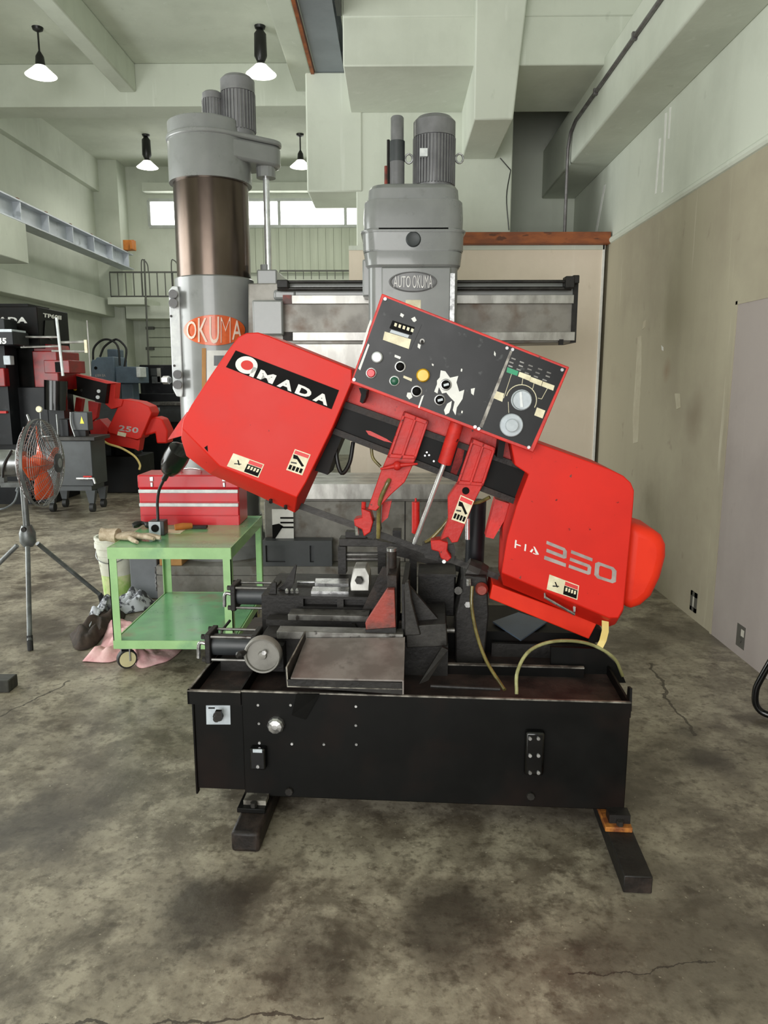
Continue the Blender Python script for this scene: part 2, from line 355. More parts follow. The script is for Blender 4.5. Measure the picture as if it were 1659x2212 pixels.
def floor_mat():
    m = bpy.data.materials.new('floor_concrete'); m.use_nodes = True; nt = m.node_tree; N = nt.nodes; L = nt.links
    b = N['Principled BSDF']
    g = N.new('ShaderNodeNewGeometry')
    def nz(scale, det=8, rough=0.62, st=(1,1,1), loc=(0,0,0), dist=0.0):
        mp = N.new('ShaderNodeMapping'); mp.inputs['Scale'].default_value = st; mp.inputs['Location'].default_value = loc
        L.new(g.outputs['Position'], mp.inputs[0])
        n = N.new('ShaderNodeTexNoise'); n.inputs['Scale'].default_value = scale; n.inputs['Detail'].default_value = det
        n.inputs['Roughness'].default_value = rough; n.inputs['Distortion'].default_value = dist
        L.new(mp.outputs[0], n.inputs['Vector']); return n.outputs['Fac']
    def ramp(src, a, c):
        r = N.new('ShaderNodeValToRGB'); r.color_ramp.elements[0].position = a; r.color_ramp.elements[1].position = c
        L.new(src, r.inputs[0]); return r.outputs[0]
    def mth(op, a, c):
        x = N.new('ShaderNodeMath'); x.operation = op
        for i, q in enumerate((a, c)):
            if isinstance(q, (int, float)): x.inputs[i].default_value = q
            else: L.new(q, x.inputs[i])
        return x.outputs[0]
    def mix(fac, a, c):
        x = N.new('ShaderNodeMixRGB'); L.new(fac, x.inputs[0])
        if isinstance(a, tuple): x.inputs[1].default_value = (*a, 1)
        else: L.new(a, x.inputs[1])
        x.inputs[2].default_value = (*c, 1); return x.outputs[0]
    A = lambda f, k: mth('MULTIPLY', f, k)
    c = mix(ramp(nz(1.7, 10, 0.68, dist=0.3), 0.40, 0.58), _lin((100, 92, 80)), _lin((148, 140, 123)))
    c = mix(A(ramp(nz(6.0, 9, 0.72), 0.47, 0.60), 0.7), c, _lin((174, 166, 147)))
    c = mix(A(ramp(nz(0.9, 8, 0.6, loc=(3.1, 1.7, 0)), 0.50, 0.62), 0.7), c, _lin((72, 65, 56)))
    c = mix(A(ramp(nz(3.2, 9, 0.68, loc=(9, 4, 0), dist=0.4), 0.53, 0.64), 0.7), c, _lin((70, 62, 51)))
    c = mix(A(ramp(nz(11.0, 6, 0.65, loc=(2, 8, 0)), 0.56, 0.66), 0.65), c, _lin((64, 56, 46)))
    c = mix(A(ramp(nz(34.0, 4, 0.65), 0.52, 0.66), 0.6), c, _lin((84, 75, 62)))
    c = mix(A(ramp(nz(60.0, 3, loc=(5, 5, 0)), 0.67, 0.73), 0.7), c, _lin((200, 192, 172)))
    bn = nz(3.0, 8, 0.65, loc=(4, 7, 0))
    def blob(px, py, rad, amt, col=(52, 46, 40)):
        nonlocal c
        vd = N.new('ShaderNodeVectorMath'); vd.operation = 'DISTANCE'; vd.inputs[1].default_value = G(px, py); L.new(g.outputs['Position'], vd.inputs[0])
        sm = mth('ADD', vd.outputs['Value'], A(mth('SUBTRACT', bn, 0.5), rad*2.4))
        mr = N.new('ShaderNodeMapRange'); mr.inputs[1].default_value = rad; mr.inputs[2].default_value = rad*.35; L.new(sm, mr.inputs[0])
        c = mix(A(mr.outputs[0], amt), c, _lin(col))
    for q in ((440, 1950, .24, .8), (990, 1990, .22, .75), (700, 2080, .22, .55), (60, 1800, .26, .6, (66, 62, 60)), (1520, 1640, .14, .7), (1490, 1580, .10, .6), (180, 1730, .25, .4), (1290, 2060, .14, .4)): blob(*q)
    # cracks: straight lines wobbled by noise
    sp = N.new('ShaderNodeSeparateXYZ'); L.new(g.outputs['Position'], sp.inputs[0])
    wob = A(mth('SUBTRACT', nz(4.0, 6), 0.5), 0.16)
    def crack(p, q, wid=0.006, kf=0.8):
        nonlocal c
        p = Vector(p[:2]); q = Vector(q[:2]); d = (q - p); ln = d.length; d.normalize(); n = Vector((-d.y, d.x))
        dist = mth('ADD', mth('ADD', A(sp.outputs[0], n.x), A(sp.outputs[1], n.y)), -n.dot(p))
        dist = mth('ABSOLUTE', mth('ADD', dist, wob), 0)
        along = mth('SUBTRACT', mth('ADD', A(sp.outputs[0], d.x), A(sp.outputs[1], d.y)), d.dot(p))
        msk = mth('MULTIPLY', mth('GREATER_THAN', along, 0.0), mth('LESS_THAN', along, ln))
        f = mth('MULTIPLY', mth('LESS_THAN', dist, wid), msk)
        c = mix(A(f, kf), c, _lin((52, 46, 40)))
    crack(G(-60, 1580), G(150, 1470)); crack(G(1400, 1432), G(1500, 1590), 0.008); crack(G(-60, 2215), G(700, 2195), 0.004)
    crack(G(1230, 2110), G(1540, 2070), 0.003)
    L.new(c, b.inputs['Base Color'])
    mr = N.new('ShaderNodeMapRange'); mr.inputs[3].default_value = 0.15; mr.inputs[4].default_value = 0.55
    L.new(nz(2.0), mr.inputs[0]); L.new(mr.outputs[0], b.inputs['Roughness'])
    b.inputs['Specular IOR Level'].default_value = 0.6
    bp = N.new('ShaderNodeBump'); bp.inputs['Strength'].default_value = 0.25; bp.inputs['Distance'].default_value = 0.01
    L.new(nz(14, 8), bp.inputs['Height']); L.new(bp.outputs[0], b.inputs['Normal'])
    M['floor'] = m
floor_mat()
# ============================================================ the hall
XL, XR, ZC, YB, YF = -6.0, 2.04, 5.9, 16.1, -4.2
struct('floor', BX((XL-.2, YF, -0.12), (XR+.2, YB+.2, 0)), 'floor')
struct('ceiling', BX((XL-.2, YF, ZC), (XR+.2, YB+.2, ZC+.15)), 'ceiling_paint')
DADO = 2.88
wr = struct('wall_right', BX((XR, YF, 0), (XR+.2, 9.0, DADO)), 'wall_beige')
struct('upper_wall', BX((XR+0.004, YF, DADO), (XR+.2, 9.0, ZC)), 'wall_white', parent=wr)
struct('trim_1', MB().cyl((XR+0.004, YF, DADO+0.012), (XR+0.004, 8.9, DADO+0.012), 0.03, n=10), 'wall_white')
struct('wall_left', BX((XL-.2, YF, 0), (XL, YB, ZC)), 'wall_green')
# far wall with a strip window
wx = [W(322, 460, YB).x, W(461, 460, YB).x, W(603, 460, YB).x, W(746, 460, YB).x, W(800, 460, YB).x]
wz1, wz0 = W(550, 432, YB).z, W(550, 488, YB).z
wb = struct('wall_back', MB().box((XL, YB, 0), (-0.1, YB+.2, wz0)).box((XL, YB, wz1), (-0.1, YB+.2, ZC))
       .box((XL, YB, wz0), (wx[0], YB+.2, wz1)).box((wx[-1], YB, wz0), (-0.1, YB+.2, wz1)), 'wall_green')
win = bpy.data.objects.new('window_1', None); COL.objects.link(win); win['kind'] = 'structure'
win.location = (wx[2], YB+.05, wz0); XF[win] = Matrix.Translation(Vector(win.location))
fr = MB().box((wx[0], YB-.02, wz1-.03), (wx[-1], YB+.1, wz1+.03)).box((wx[0], YB-.02, wz0-.04), (wx[-1], YB+.1, wz0+.02))
for x in wx: fr.box((x-.03, YB-.01, wz0), (x+.03, YB+.1, wz1))
put('window_frame', fr, 'window_frame', win)
for a, b_ in zip(wx[:-1], wx[1:]):
    put('pane', BX((a+.03, YB+.06, wz0+.02), (b_-.03, YB+.08, wz1-.03)), 'window_glow', win)
struct('trim_2', BX((XL+.9, YB-.25, wz1+.12), (-0.3, YB, wz1+.28)), 'wall_green')
# far pilaster in the corner and the wall closing the hall on the right
struct('trim_3', BX((XL, YB-.5, 0), (W(258, 470, YB-.5).x, YB, ZC)), 'wall_green')
struct('wall_divider', BX((-0.3, 8.0, 0), (-0.1, YB, ZC)), 'wall_white')
# vertical boarded infill below the window
x0, x1 = W(536, 520, YB).x, W(772, 520, YB).x
zt, zb = wz0 - 0.06, W(650, 590, YB).z
br = MB().box((x0, YB-.06, zb), (x1, YB-.001, zt))
wi = struct('wall_infill', br, 'shutter')
nb = 14
for i in range(nb):
    a = x0 + (x1-x0)*i/nb; put('panel', BX((a+.004, YB-.075, zb), (a+(x1-x0)/nb-.004, YB-.06, zt)), 'shutter', wi)
# concrete beams under the ceiling
struct('trim_4', BX((XL, 11.1, 5.35), (-0.3, 11.55, ZC)), 'ceiling_paint', bevel=.01)
struct('trim_5', BX((-3.81, YF, 5.53), (-3.58, 11.1, ZC)), 'ceiling_paint', bevel=.02)
struct('trim_6', BX((-1.36, YF, 5.53), (-1.08, 11.1, ZC)), 'ceiling_paint', bevel=.02)
struct('trim_7', BX((XL, YF, 5.30), (XL+.12, YB, ZC)), 'wall_green')
# beam, pillar, bracket and hanging haunch above the drill
struct('trim_8', MB().box((-0.41, 6.45, 4.07), (XR, 7.5, ZC)).box((-0.41, 6.44, 4.42), (XR, 6.46, ZC)), 'wall_white', bevel=.012)
struct('wall_pillar', BX((-0.36, 7.5, 0), (1.12, 8.9, ZC)), 'wall_white', bevel=.01)
struct('trim_9', BX((-0.83, 7.49, 3.37), (-0.30, 8.2, 4.42)), 'wall_white', bevel=.015)
hb = [(0.64, 6.42, 3.66), (0.955, 6.42, 3.66), (0.955, 7.5, 3.66), (0.64, 7.5, 3.66)]
ht = [(0.62, 6.22, 5.0), (1.06, 6.22, 5.0), (1.06, 7.5, 5.0), (0.62, 7.5, 5.0)]
struct('trim_10', MB().loft([hb, ht]), 'wall_white', bevel=.012)
struct('wall_rear', BX((1.0, 8.9, 0), (XR+.2, 9.1, ZC)), 'wall_white')
struct('trim_11', BX((1.67, YF, 3.62), (XR+.01, 8.9, 4.13)), 'wall_white', bevel=.015)
# low partition with a brown steel channel on top
wp = struct('wall_partition', BX((-0.43, 7.40, 0), (2.0, 7.48, 2.86)), 'partition_paint')
put('edge_strip', BX((1.985, 7.385, 0), (2.005, 7.40, 2.86)), 'white_print', wp)
put('top_strip', BX((-0.43, 7.385, 2.82), (2.0, 7.40, 2.86)), 'wall_white', wp)
ch = thing('steel_channel', 'rust-brown steel channel lying along the top of the beige partition', 'beam', (1.2, 7.38, 2.86))
put('web', BX((-0.1, 7.30, 2.865), (2.03, 7.315, 2.965)), 'brown_steel', ch)
put('flange', BX((-0.1, 7.315, 2.955), (2.03, 7.44, 2.965)), 'brown_steel', ch)
put('flange', BX((-0.1, 7.315, 2.862), (2.03, 7.44, 2.872)), 'brown_steel', ch)
# plastered-over doorway in the right wall
d1 = struct('door_1', BX((XR-.006, 3.0, 0), (XR+.01, 4.55, 2.04)), 'door_paint')
put('edge_bead', MB().box((XR-.010, 4.55, 0), (XR+.01, 4.575, 2.06)).box((XR-.010, 3.0, 2.04), (XR+.01, 4.575, 2.06)), 'wall_beige', d1)
# left wall: ledge, pier and crane bracket
struct('trim_12', BX((XL, 10.95, 2.87), (XL+.28, YB-.5, 3.2)), 'wall_green', bevel=.01)
struct('trim_13', BX((XL, 10.2, 0), (XL+.3, 10.95, 3.23)), 'wall_green')
struct('trim_14', BX((XL, 10.1, 3.23), (XL+.8, 10.95, 3.77)), 'wall_green', bevel=.01)
# right wall: cover plates
def wall_plate(q, name, label):
    p = [WX(x, y, XR) for x, y in q]
    ys = [a.y for a in p]; zs = [a.z for a in p]
    y0, y1 = min(ys), max(ys); z0 = (p[2].z+p[3].z)/2; z1 = (p[0].z+p[1].z)/2
    t = thing(name, label, 'wall plate', (XR, (y0+y1)/2, z0))
    return t, y0, y1, z0, z1
t, y0, y1, z0, z1 = wall_plate([(1495,1274),(1507,1284),(1503,1325),(1492,1315)], 'socket_plate', 'small dark socket frame with pale slot low on beige wall, nearer the red motor')
put('frame', MB().box((XR-.008, y0, z0), (XR+.005, y1, z0+.03)).box((XR-.008, y0, z1-.03), (XR+.005, y1, z1)).box((XR-.008, y0, z0), (XR+.005, y0+.03, z1)).box((XR-.008, y1-.03, z0), (XR+.005, y1, z1)), 'outlet', t)
put('slot', BX((XR-.004, y0+.03, z0+.03), (XR+.005, y1-.03, z1-.03)), 'outlet_light', t)
t, y0, y1, z0, z1 = wall_plate([(1596,1345),(1613,1357),(1609,1405),(1592,1392)], 'socket_plate', 'grey metal socket cover with small pale opening, below the plastered doorway')
put('plate', BX((XR-.008, y0, z0), (XR+.005, y1, z1)), 'outlet', t)
ym = (y0+y1)/2
put('opening', BX((XR-.010, y0+.01, z1-(z1-z0)*.45), (XR-.007, ym-.005, z1-.02)), 'outlet_light', t)
put('cap', MB().cyl((XR-.014, ym, z0+(z1-z0)*.35), (XR-.006, ym, z0+(z1-z0)*.35), .018), 'outlet', t)
# conduit along the side beam, dropping to the partition
pts = [(1.655, 2.5, 3.93), (1.655, 7.3, 3.93), (1.65, 7.45, 3.88), (1.64, 7.5, 3.75), (1.64, 7.5, 2.97)]
cd = thing('conduit_pipe', 'dark metal conduit running along the side beam and bending down to the channel', 'pipe', (1.64, 7.5, 2.97))
put('pipe', MB().tube(pts, .016, 8), 'conduit', cd, smooth=50)
for y in (3.6, 4.6, 5.6, 6.6): put('clip', BX((1.635, y, 3.905), (1.675, y+.03, 3.955)), 'conduit', cd)
# thin cable hanging beside the pillar
pts = smooth_path([(1.10, 7.46, 3.55), (1.06, 7.40, 3.30), (1.09, 7.40, 3.0)], 5)
tag(put('hanging_wire', MB().tube([(1.0, 7.47, 3.66)]+pts, .005, 6), 'lamp_black', smooth=60), 'thin dark wires hanging below the concrete haunch on the pillar', 'wire')

# ------------------------------------------------------------ crane girders
def girder(name, label, x, y0, y1, z0, z1, web, mode):
    t = thing(name, label, 'crane girder', (x, (y0+y1)/2, z0), group=None)
    w = .13
    put('bottom_flange', BX((x-w, y0, z0), (x+w, y1, z0+.02)), 'steel_blue_grey' if mode else 'girder', t)
    put('top_flange', BX((x-w, y0, z1-.02), (x+w, y1, z1)), 'girder_dark', t)
    put('web', BX((x-.01, y0, z0+.02), (x+.01, y1, z1-.02)), web, t)
    put('rail', BX((x-.03, y0, z1), (x+.03, y1, z1+.045)), 'rail_rust', t)
    y = y1 - .25
    while y > y0:
        put('stiffener', MB().box((x-w+.01, y-.012, z0+.02), (x-.01, y+.012, z1-.02)).box((x+.01, y-.012, z0+.02), (x+w-.01, y+.012, z1-.02)), 'girder_dark', t)
        if not mode: put('rail_clip', BX((x+.03, y-.03, z1), (x+.10, y+.03, z1+.03)), 'rail_rust', t)
        y -= .87
    return t
girder('crane_girder', 'pale grey crane girder with stiffener plates along the left wall', -5.40, 6.0, 15.6, 3.80, 4.10, 'girder', 0)
g2 = girder('crane_girder', 'blue-grey crane girder overhead resting on the concrete pillar bracket', -0.60, 1.5, 8.1, 4.42, 4.75, 'steel_blue_grey', 1)
put('conductor_strip', BX((-0.775, 1.5, 4.40), (-0.745, 8.0, 4.46)), 'brown_steel', g2)
put('cable_tray', BX((-0.455, 1.5, 4.43), (-0.415, 6.44, 4.62)), 'lamp_black', g2)
a, b_ = pbox(266, 518, 290, 552, 15.35, .12)
a = (a[0], a[1], 4.145)
tag(put('end_stop', MB().box(a, b_).box((b_[0]-.05, a[1]-.12, a[2]), (b_[0], a[1], b_[2]-.03)), 'wood_orange', bevel=.008), 'orange wooden stop block on the far end of the left crane rail', 'block')

# ------------------------------------------------------------ pendant lamps
def pendant(x, y, slim, label, px):
    t = thing('pendant_lamp', label, 'ceiling lamp', (x, y, ZC), group=None)
    zr = 5.36
    put('canopy', MB().lathe((x, y, ZC), [(.07, 0), (.06, -.03), (.02, -.05)], n=14), 'lamp_black', t, smooth=40)
    if slim:
        put('rod', MB().cyl((x, y, ZC-.04), (x, y, zr+.25), .012, n=8), 'lamp_black', t)
        put('holder', MB().lathe((x, y, zr+.27), [(.015, 0), (.05, -.06), (.06, -.17), (.09, -.2)], n=14), 'lamp_black', t, smooth=40)
    else:
        put('rod', MB().cyl((x, y, ZC-.04), (x, y, zr+.48), .012, n=8), 'lamp_black', t)
        put('ballast_can', MB().lathe((x, y, zr+.50), [(.02, .02), (.075, -.05), (.08, -.30), (.05, -.36)], n=14), 'lamp_black', t, smooth=40)
        put('holder', MB().lathe((x, y, zr+.16), [(.045, 0), (.05, -.05), (.09, -.09)], n=14), 'lamp_black', t, smooth=40)
    put('shade', MB().lathe((x, y, zr+.10), [(.07, 0), (.10, -.03), (.19, -.11), (.185, -.11), (.095, -.03), (.05, -.012)], n=28), 'lamp_shade', t, smooth=40)
    put('bulb', MB().lathe((x, y, zr+.05), [(.06, .0), (.10, -.02), (.165, -.045), (.165, -.06), (.1, -.075), (.0, -.08)], n=24), 'lamp_glass', t, smooth=60)
    d = bpy.data.lights.new('lamp_light', 'SPOT'); d.energy = 80; d.color = (1, .98, .92); d.spot_size = R(165); d.spot_blend = .5; d.shadow_soft_size = .18
    o = bpy.data.objects.new('lamp_light', d); COL.objects.link(o); o.parent = t; o.location = (0, 0, zr - ZC - .06)
pendant(-4.42, 10.03, True, 'lit pendant lamp on a slim rod before the ceiling beam, far from the drill', 83)
pendant(-1.66, 10.03, False, 'lit pendant lamp with a fat black ballast can above the drill motor', 563)
pendant(-4.42, 14.1, False, 'lit pendant lamp with black ballast can behind the ceiling beam, left of the drill column', 314)
pendant(-1.67, 14.1, True, 'lit pendant lamp on slim rod behind the ceiling beam beside the pillar bracket', 648)

# ------------------------------------------------------------ far corner: landing, railing, slatted shutter, pole
YS = 15.2
t = thing('mezzanine_railing', 'thin dark railing in front of the boarded infill below the window', 'railing', (W(690, 600, YS).x, YS, W(690, 607, YS).z))
a = W(604, 585, YS); b_ = W(775, 604, YS)
put('top_rail', BX((a.x, YS, a.z-.015), (b_.x, YS+.03, a.z+.015)), 'rail_dark', t)
put('floor_edge', BX((a.x, YS-.05, b_.z-.25), (b_.x, YB, b_.z)), 'wall_green', t)
for i in range(11):
    x = a.x + (b_.x-a.x)*i/10; put('baluster', BX((x-.007, YS+.005, b_.z), (x+.007, YS+.02, a.z)), 'rail_dark', t)
t = thing('landing_railing', 'thin vertical-bar railing on the far landing under the crane rail', 'railing', (W(300, 640, YS).x, YS, W(300, 640, YS).z))
a = W(236, 588, YS); b_ = W(392, 640, YS)
put('top_rail', BX((a.x, YS, a.z-.015), (b_.x, YS+.03, a.z+.015)), 'rail_dark', t)
put('bottom_rail', BX((a.x, YS, b_.z-.015), (b_.x, YS+.03, b_.z+.015)), 'rail_dark', t)
for i in range(10):
    x = a.x + (b_.x-a.x)*i/9; put('baluster', BX((x-.008, YS+.005, b_.z), (x+.008, YS+.025, a.z)), 'rail_dark', t)
for px in (310, 375):
    p = W(px, 562, YS); q = W(px, 640, YS)
    put('hook_rail', MB().tube(smooth_path([(p.x-.06, YS+.04, q.z), (p.x-.06, YS+.04, p.z-.05), (p.x, YS+.04, p.z), (p.x+.06, YS+.04, p.z-.08), (p.x+.07, YS+.04, W(px, 588, YS).z)], 4), .012, 6), 'rail_dark', t, smooth=60)
a, b_ = pbox(232, 642, 311, 658, YS-.15, .9)
struct('trim_15', BX((a[0], a[1], a[2]), (b_[0], YB, b_[2])), 'wall_green', bevel=.01)
a, b_ = pbox(272, 660, 392, 688, YS+.2, .7)
struct('trim_16', BX((a[0], a[1], a[2]), (b_[0]+1.2, YB, b_[2])), 'wall_green')
# door recess and shutter slats in the far wall
a, b_ = pbox(273, 690, 318, 900, YS+.6, .06)
struct('door_2', BX((a[0], YB-.03, 0), (b_[0], YB+.01, b_[2])), 'wall_green')
st = thing('slat_shutter', 'pale slatted shutter on the far wall between dark pole and drill column', 'shutter', (W(355, 800, YB-.1).x, YB-.05, 0))
a = W(318, 688, YB-.1); b_ = W(420, 790, YB-.1)
n = 13; zt = a.z
for i in range(n):
    z1 = zt - i*.20
    put('slat', BX((a.x, YB-.10, z1-.185), (b_.x, YB-.03, z1)), 'shutter', st, bevel=.008)
put('backing', BX((a.x, YB-.03, 0), (b_.x, YB-.002, zt)), 'shutter', st)
for y in (709, 753):
    q = W(328, y, YB-.12); put('bracket', BX((q.x-.12, YB-.16, q.z-.03), (q.x+.05, YB-.10, q.z+.03)), 'rail_dark', st)
p = W(306, 560, YS-.1)
tag(put('corner_pole', MB().cyl((W(318, 780, YS-.1).x, YS-.1, 0), (p.x+.05, YS-.1, p.z), .018, n=8), 'rail_dark'), 'tall thin dark pole leaning before the far shutter', 'pole')

# drips and scraped paint on the right wall
def mark(P, mat, x=XR, e=.0025, name='paint_mark'):
    put(name, MB().prism([WX(px, py, x) for px, py in P], (-e, 0, 0)), mat, wr)
pm('wall_light', (192, 186, 164), 0.7, rgb2=(180, 172, 150), scale=8, world=True)
mark([(1378, 728), (1386, 724), (1386, 800), (1382, 880), (1378, 955), (1368, 958), (1367, 900), (1374, 800)], 'wall_light')
mark([(1458, 850), (1468, 850), (1470, 880), (1462, 884)], 'wall_light'); mark([(1429, 746), (1433, 750), (1433, 758), (1430, 756)], 'white_print')
mark([(1390, 695), (1396, 690), (1394, 706), (1388, 712)], 'wall_light')
for P in ([(1424, 300), (1428, 298), (1418, 418), (1415, 420)], [(1437, 245), (1441, 243), (1432, 415), (1429, 417)], [(1305, 400), (1309, 398), (1290, 500), (1286, 501)], [(1447, 232), (1450, 231), (1446, 300), (1443, 300)]):
    mark(P, 'white_print', XR+.004)
# ============================================================ the red band saw
saw = thing('band_saw', 'large red horizontal band saw with raised tilted head and black base', 'band saw', (0, SAW_Y0, 0), -SAW_A)
def SG(px, py, w):                       # saw-local point at height w
    return to_saw(G(px, py, w))
def pts_at(P, v): return [S(x, y, v) for x, y in P]
def PR(P, v0, v1, mb=None):
    a = pts_at(P, v0); m = mb or MB()
    return m.loft([a, [Vector((p.x, v1, p.z)) for p in a]])
def SB(x0, y0, x1, y1, v0, v1, mb=None):
    cx, cy = (x0+x1)/2, (y0+y1)/2
    m = mb or MB()
    return m.box((S(x0, cy, v0).x, v0, S(cx, y1, v0).z), (S(x1, cy, v0).x, v1, S(cx, y0, v0).z))
def sc(px, py, v): return (S(px+1, py, v) - S(px, py, v)).length
def sp(name, mb, mat, parent=None, **k): return put(name, mb, mat, parent or saw, local=True, **k)
FR = Vector((0, -1, 0))
def disc(px, py, v, r, h, mb=None, n=20, prof=None):
    m = mb or MB(); k = sc(px, py, v)
    return m.lathe(S(px, py, v), [(a*r*k, b*h) for a, b in (prof or [(1, 0), (1, .8), (.9, 1)])], FR, n)
def stext(name, txt, P, v, mat, parent, bold=0.0, ext=.002):
    q = pts_at(P, v); return sp(name, text_on(txt, q, FR, bold=bold, extrude=ext), mat, parent)

# ---- base
uL, uM, uR = S(407, 1500, 0).x, S(522, 1520, 0).x, S(1363, 1520, 0).x
WB, WT, VD = 0.098, 0.46, 0.95
WR = 0.503
body = sp('base_body', BX((uM, 0, WB), (uR, VD, WT)), 'black', bevel=.004)
zb = S(470, 1704, .012).z
side = sp('side_box', MB().box((uL+.012, .012, zb), (uM, .55, WT)).box((uL+.008, .004, zb-.02), (uL+.016, .03, WT)), 'black', bevel=.003)
sp('tray_floor', BX((uL+.01, .01, WT), (uR-.005, VD-.01, WT+.008)), 'tray_brown')
rim = sp('tray_rim', MB().box((uL, -.012, WT-.005), (uM, -.004, WR)).box((uL, -.012, WT-.005), (uL+.007, .6, WR))
   .box((uM, -.003, WT-.01), (uR, .004, WR)).box((uR-.006, 0, WT-.01), (uR+.002, VD, WR)).box((uM, VD-.006, WT), (uR, VD, WR))
   .box((uL, .55, WT-.005), (uM, .56, WR)), 'black')
sp('worn_edge', MB().box((uL, -.0125, WR), (uM, -.002, WR+.005)).box((uM, -.0035, WR), (uR, .005, WR+.005)).box((uL-.0005, -.012, WR), (uL+.0075, .6, WR+.005)), 'edge_worn', rim)
sp('corner_tab', MB().prism([(uR-.004, 0, WR-.03), (uR-.004, .05, WR-.03), (uR-.004, .04, WR+.045), (uR-.004, .01, WR+.05)], (.008, 0, 0)), 'black')
sp('tray_divider', BX((uM-.003, .0, WT), (uM+.003, .42, WR+.01)), 'black')
# feet
for P, L0, L1, hh, mt in (((530, 1842), -.20, .35, .075, 'rust_black'), ((1377, 1930), -.36, .30, .06, 'dark_cast')):
    g = to_saw(G(*P)); wd = .05 if P[0] < 900 else .045
    ft = sp('foot', BX((g.x-wd, g.y, 0), (g.x+wd, .45, hh)), mt, bevel=.012 if P[0] < 900 else .004)
    if P[0] > 900: sp('end_face', BX((g.x-wd+.004, g.y-.002, .004), (g.x+wd-.004, g.y, hh-.004)), 'rust_black', ft)
    br = sp('foot_bracket', BX((g.x-wd-.008, -.075, hh), (g.x+wd-.005, .1, hh+.018)), 'rust_orange' if P[0] > 900 else 'black', bevel=.003)
    sp('bracket_plate', BX((g.x-wd+.01, -.05, hh+.018), (g.x+wd-.008, .0, WB+.012)), 'edge_worn' if P[0] < 900 else 'dark_cast', br)
    sp('bolt', MB().cyl((g.x, -.06, hh+.01), (g.x, -.06, hh+.035), .012, n=6), 'dark_steel', br)
# rear pair of support blocks (carry the far edge of the base)
for u in (-.45, .70): sp('foot', BX((u-.05, .6, 0), (u+.05, .95, WB)), 'rust_black')
# switch plate on the side box
pl = sp('switch_plate', PR([(445, 1524), (497, 1524), (498, 1565), (446, 1565)], .009, .012), 'knob_grey')
kn = sp('switch_knob', disc(472, 1546, .009, 10, .03, prof=[(1.1, 0), (1.1, .3), (.8, .4), (.7, 1)], n=10), 'dark_steel', pl)
sp('switch_lever', BX(S(468, 1553, -.02), S(477, 1537, -.035)), 'dark_steel', pl)
sp('switch_mark', PR([(450, 1528), (464, 1528), (464, 1531), (450, 1531)], .0085, .009), 'label_black', pl)
# drain disc, screws, latches
dk = sp('drain_knob', disc(597, 1564, 0, 18, .03, prof=[(1, 0), (1, .6), (.8, .9), (.3, 1)], n=10), 'bright_steel')
for x, y in ((558, 1522), (628, 1522), (560, 1562), (561, 1604), (631, 1606), (700, 1607), (770, 1607), (769, 1566), (769, 1525)):
    sp('screw', disc(x, y, 0, 3.2, .006, n=8), 'bright_steel')
lt = sp('latch_block', SB(539, 1618, 573, 1664, -.03, 0), 'black_gloss', bevel=.006)
sp('latch_screw', disc(557, 1656, -.03, 4, .004, n=8), 'bright_steel', lt)
sp('latch_cap', SB(546, 1619, 566, 1626, -.033, -.03), 'knob_grey', lt)
lt = sp('hinge_block', SB(1134, 1583, 1176, 1676, -.03, 0), 'black_gloss', bevel=.008)
for y in (1595, 1632, 1669):
    for x in (1145, 1163): sp('hinge_screw', disc(x, y, -.03, 4.2, .005, n=8), 'bright_steel', lt)
for x, y in ((625, 1708), (1146, 1718)):
    sp('drain_lug', disc(x, y, 0, 9, .012, n=8), 'dark_steel')
# tray bars and rear guard
sp('tray_bar', MB().box((S(945, 1440, .30).x, .30, WT), (S(1262, 1440, .30).x, .312, .505)), 'black')
sp('bar_edge', BX((S(945, 1440, .30).x, .296, .505), (S(1262, 1440, .30).x, .314, .510)), 'edge_worn')
sp('rear_bar', MB().box((S(1062, 1395, .50).x, .50, WT), (S(1290, 1395, .50).x, .52, .525)), 'dark_cast')
sp('rear_guard', PR([(1190, 1398), (1296, 1402), (1338, 1440), (1352, 1475), (1190, 1475)], .34, .36), 'black')
sp('rear_deck', BX((S(960, 1400, .55).x, .55, WT), (uR-.03, .92, .56)), 'black')
sp('deck_patch', MB().prism([SG(1064, 1345, .565), SG(1120, 1325, .565), SG(1182, 1345, .565), SG(1125, 1385, .565)], (0, 0, .006)), 'machine_blue')  # thin bluish-grey diamond lying over the rear deck

# ---- chute plate in front of the vise
b0, b1 = S(661, 1378, .21), S(872, 1377, .21); f0, f1 = S(628, 1464, -.03), S(869, 1469, -.03)
ct = sp('chute_plate', MB().prism([b0, b1, f1, f0], (0, 0, -.006)), 'grey_plate')
lip_t = [S(620, 1466, -.035), S(869, 1474, -.035)]
sp('chute_lip', MB().loft([[S(620, 1468, -.036), S(869, 1475, -.036), S(869, 1500, -.036), S(622, 1484, -.036)], [S(620, 1468, -.036)+Vector((0, .006, 0)), S(869, 1475, -.036)+Vector((0, .006, 0)), S(869, 1500, -.036)+Vector((0, .006, 0)), S(622, 1484, -.036)+Vector((0, .006, 0))]]), 'dark_cast', ct)
sp('lip_edge', MB().tube([S(621, 1483, -.037), S(869, 1489, -.037)], .0022, 6), 'edge_worn', ct)
sw = [S(660, 1364, .20), S(661, 1380, .20), S(622, 1484, -.034), S(619, 1442, -.034)]
sp('chute_side', MB().prism(sw, (-.005, 0, 0)), 'dark_steel', ct)
sp('side_edge', MB().tube([S(660, 1364, .20), S(619, 1442, -.034), S(622, 1484, -.034)], .0025, 6), 'edge_worn', ct)
sw = [S(872, 1376, .20), S(872, 1390, .20), S(869, 1500, -.034), S(869, 1470, -.034)]
sp('chute_side', MB().prism(sw, (.005, 0, 0)), 'grey_plate', ct)
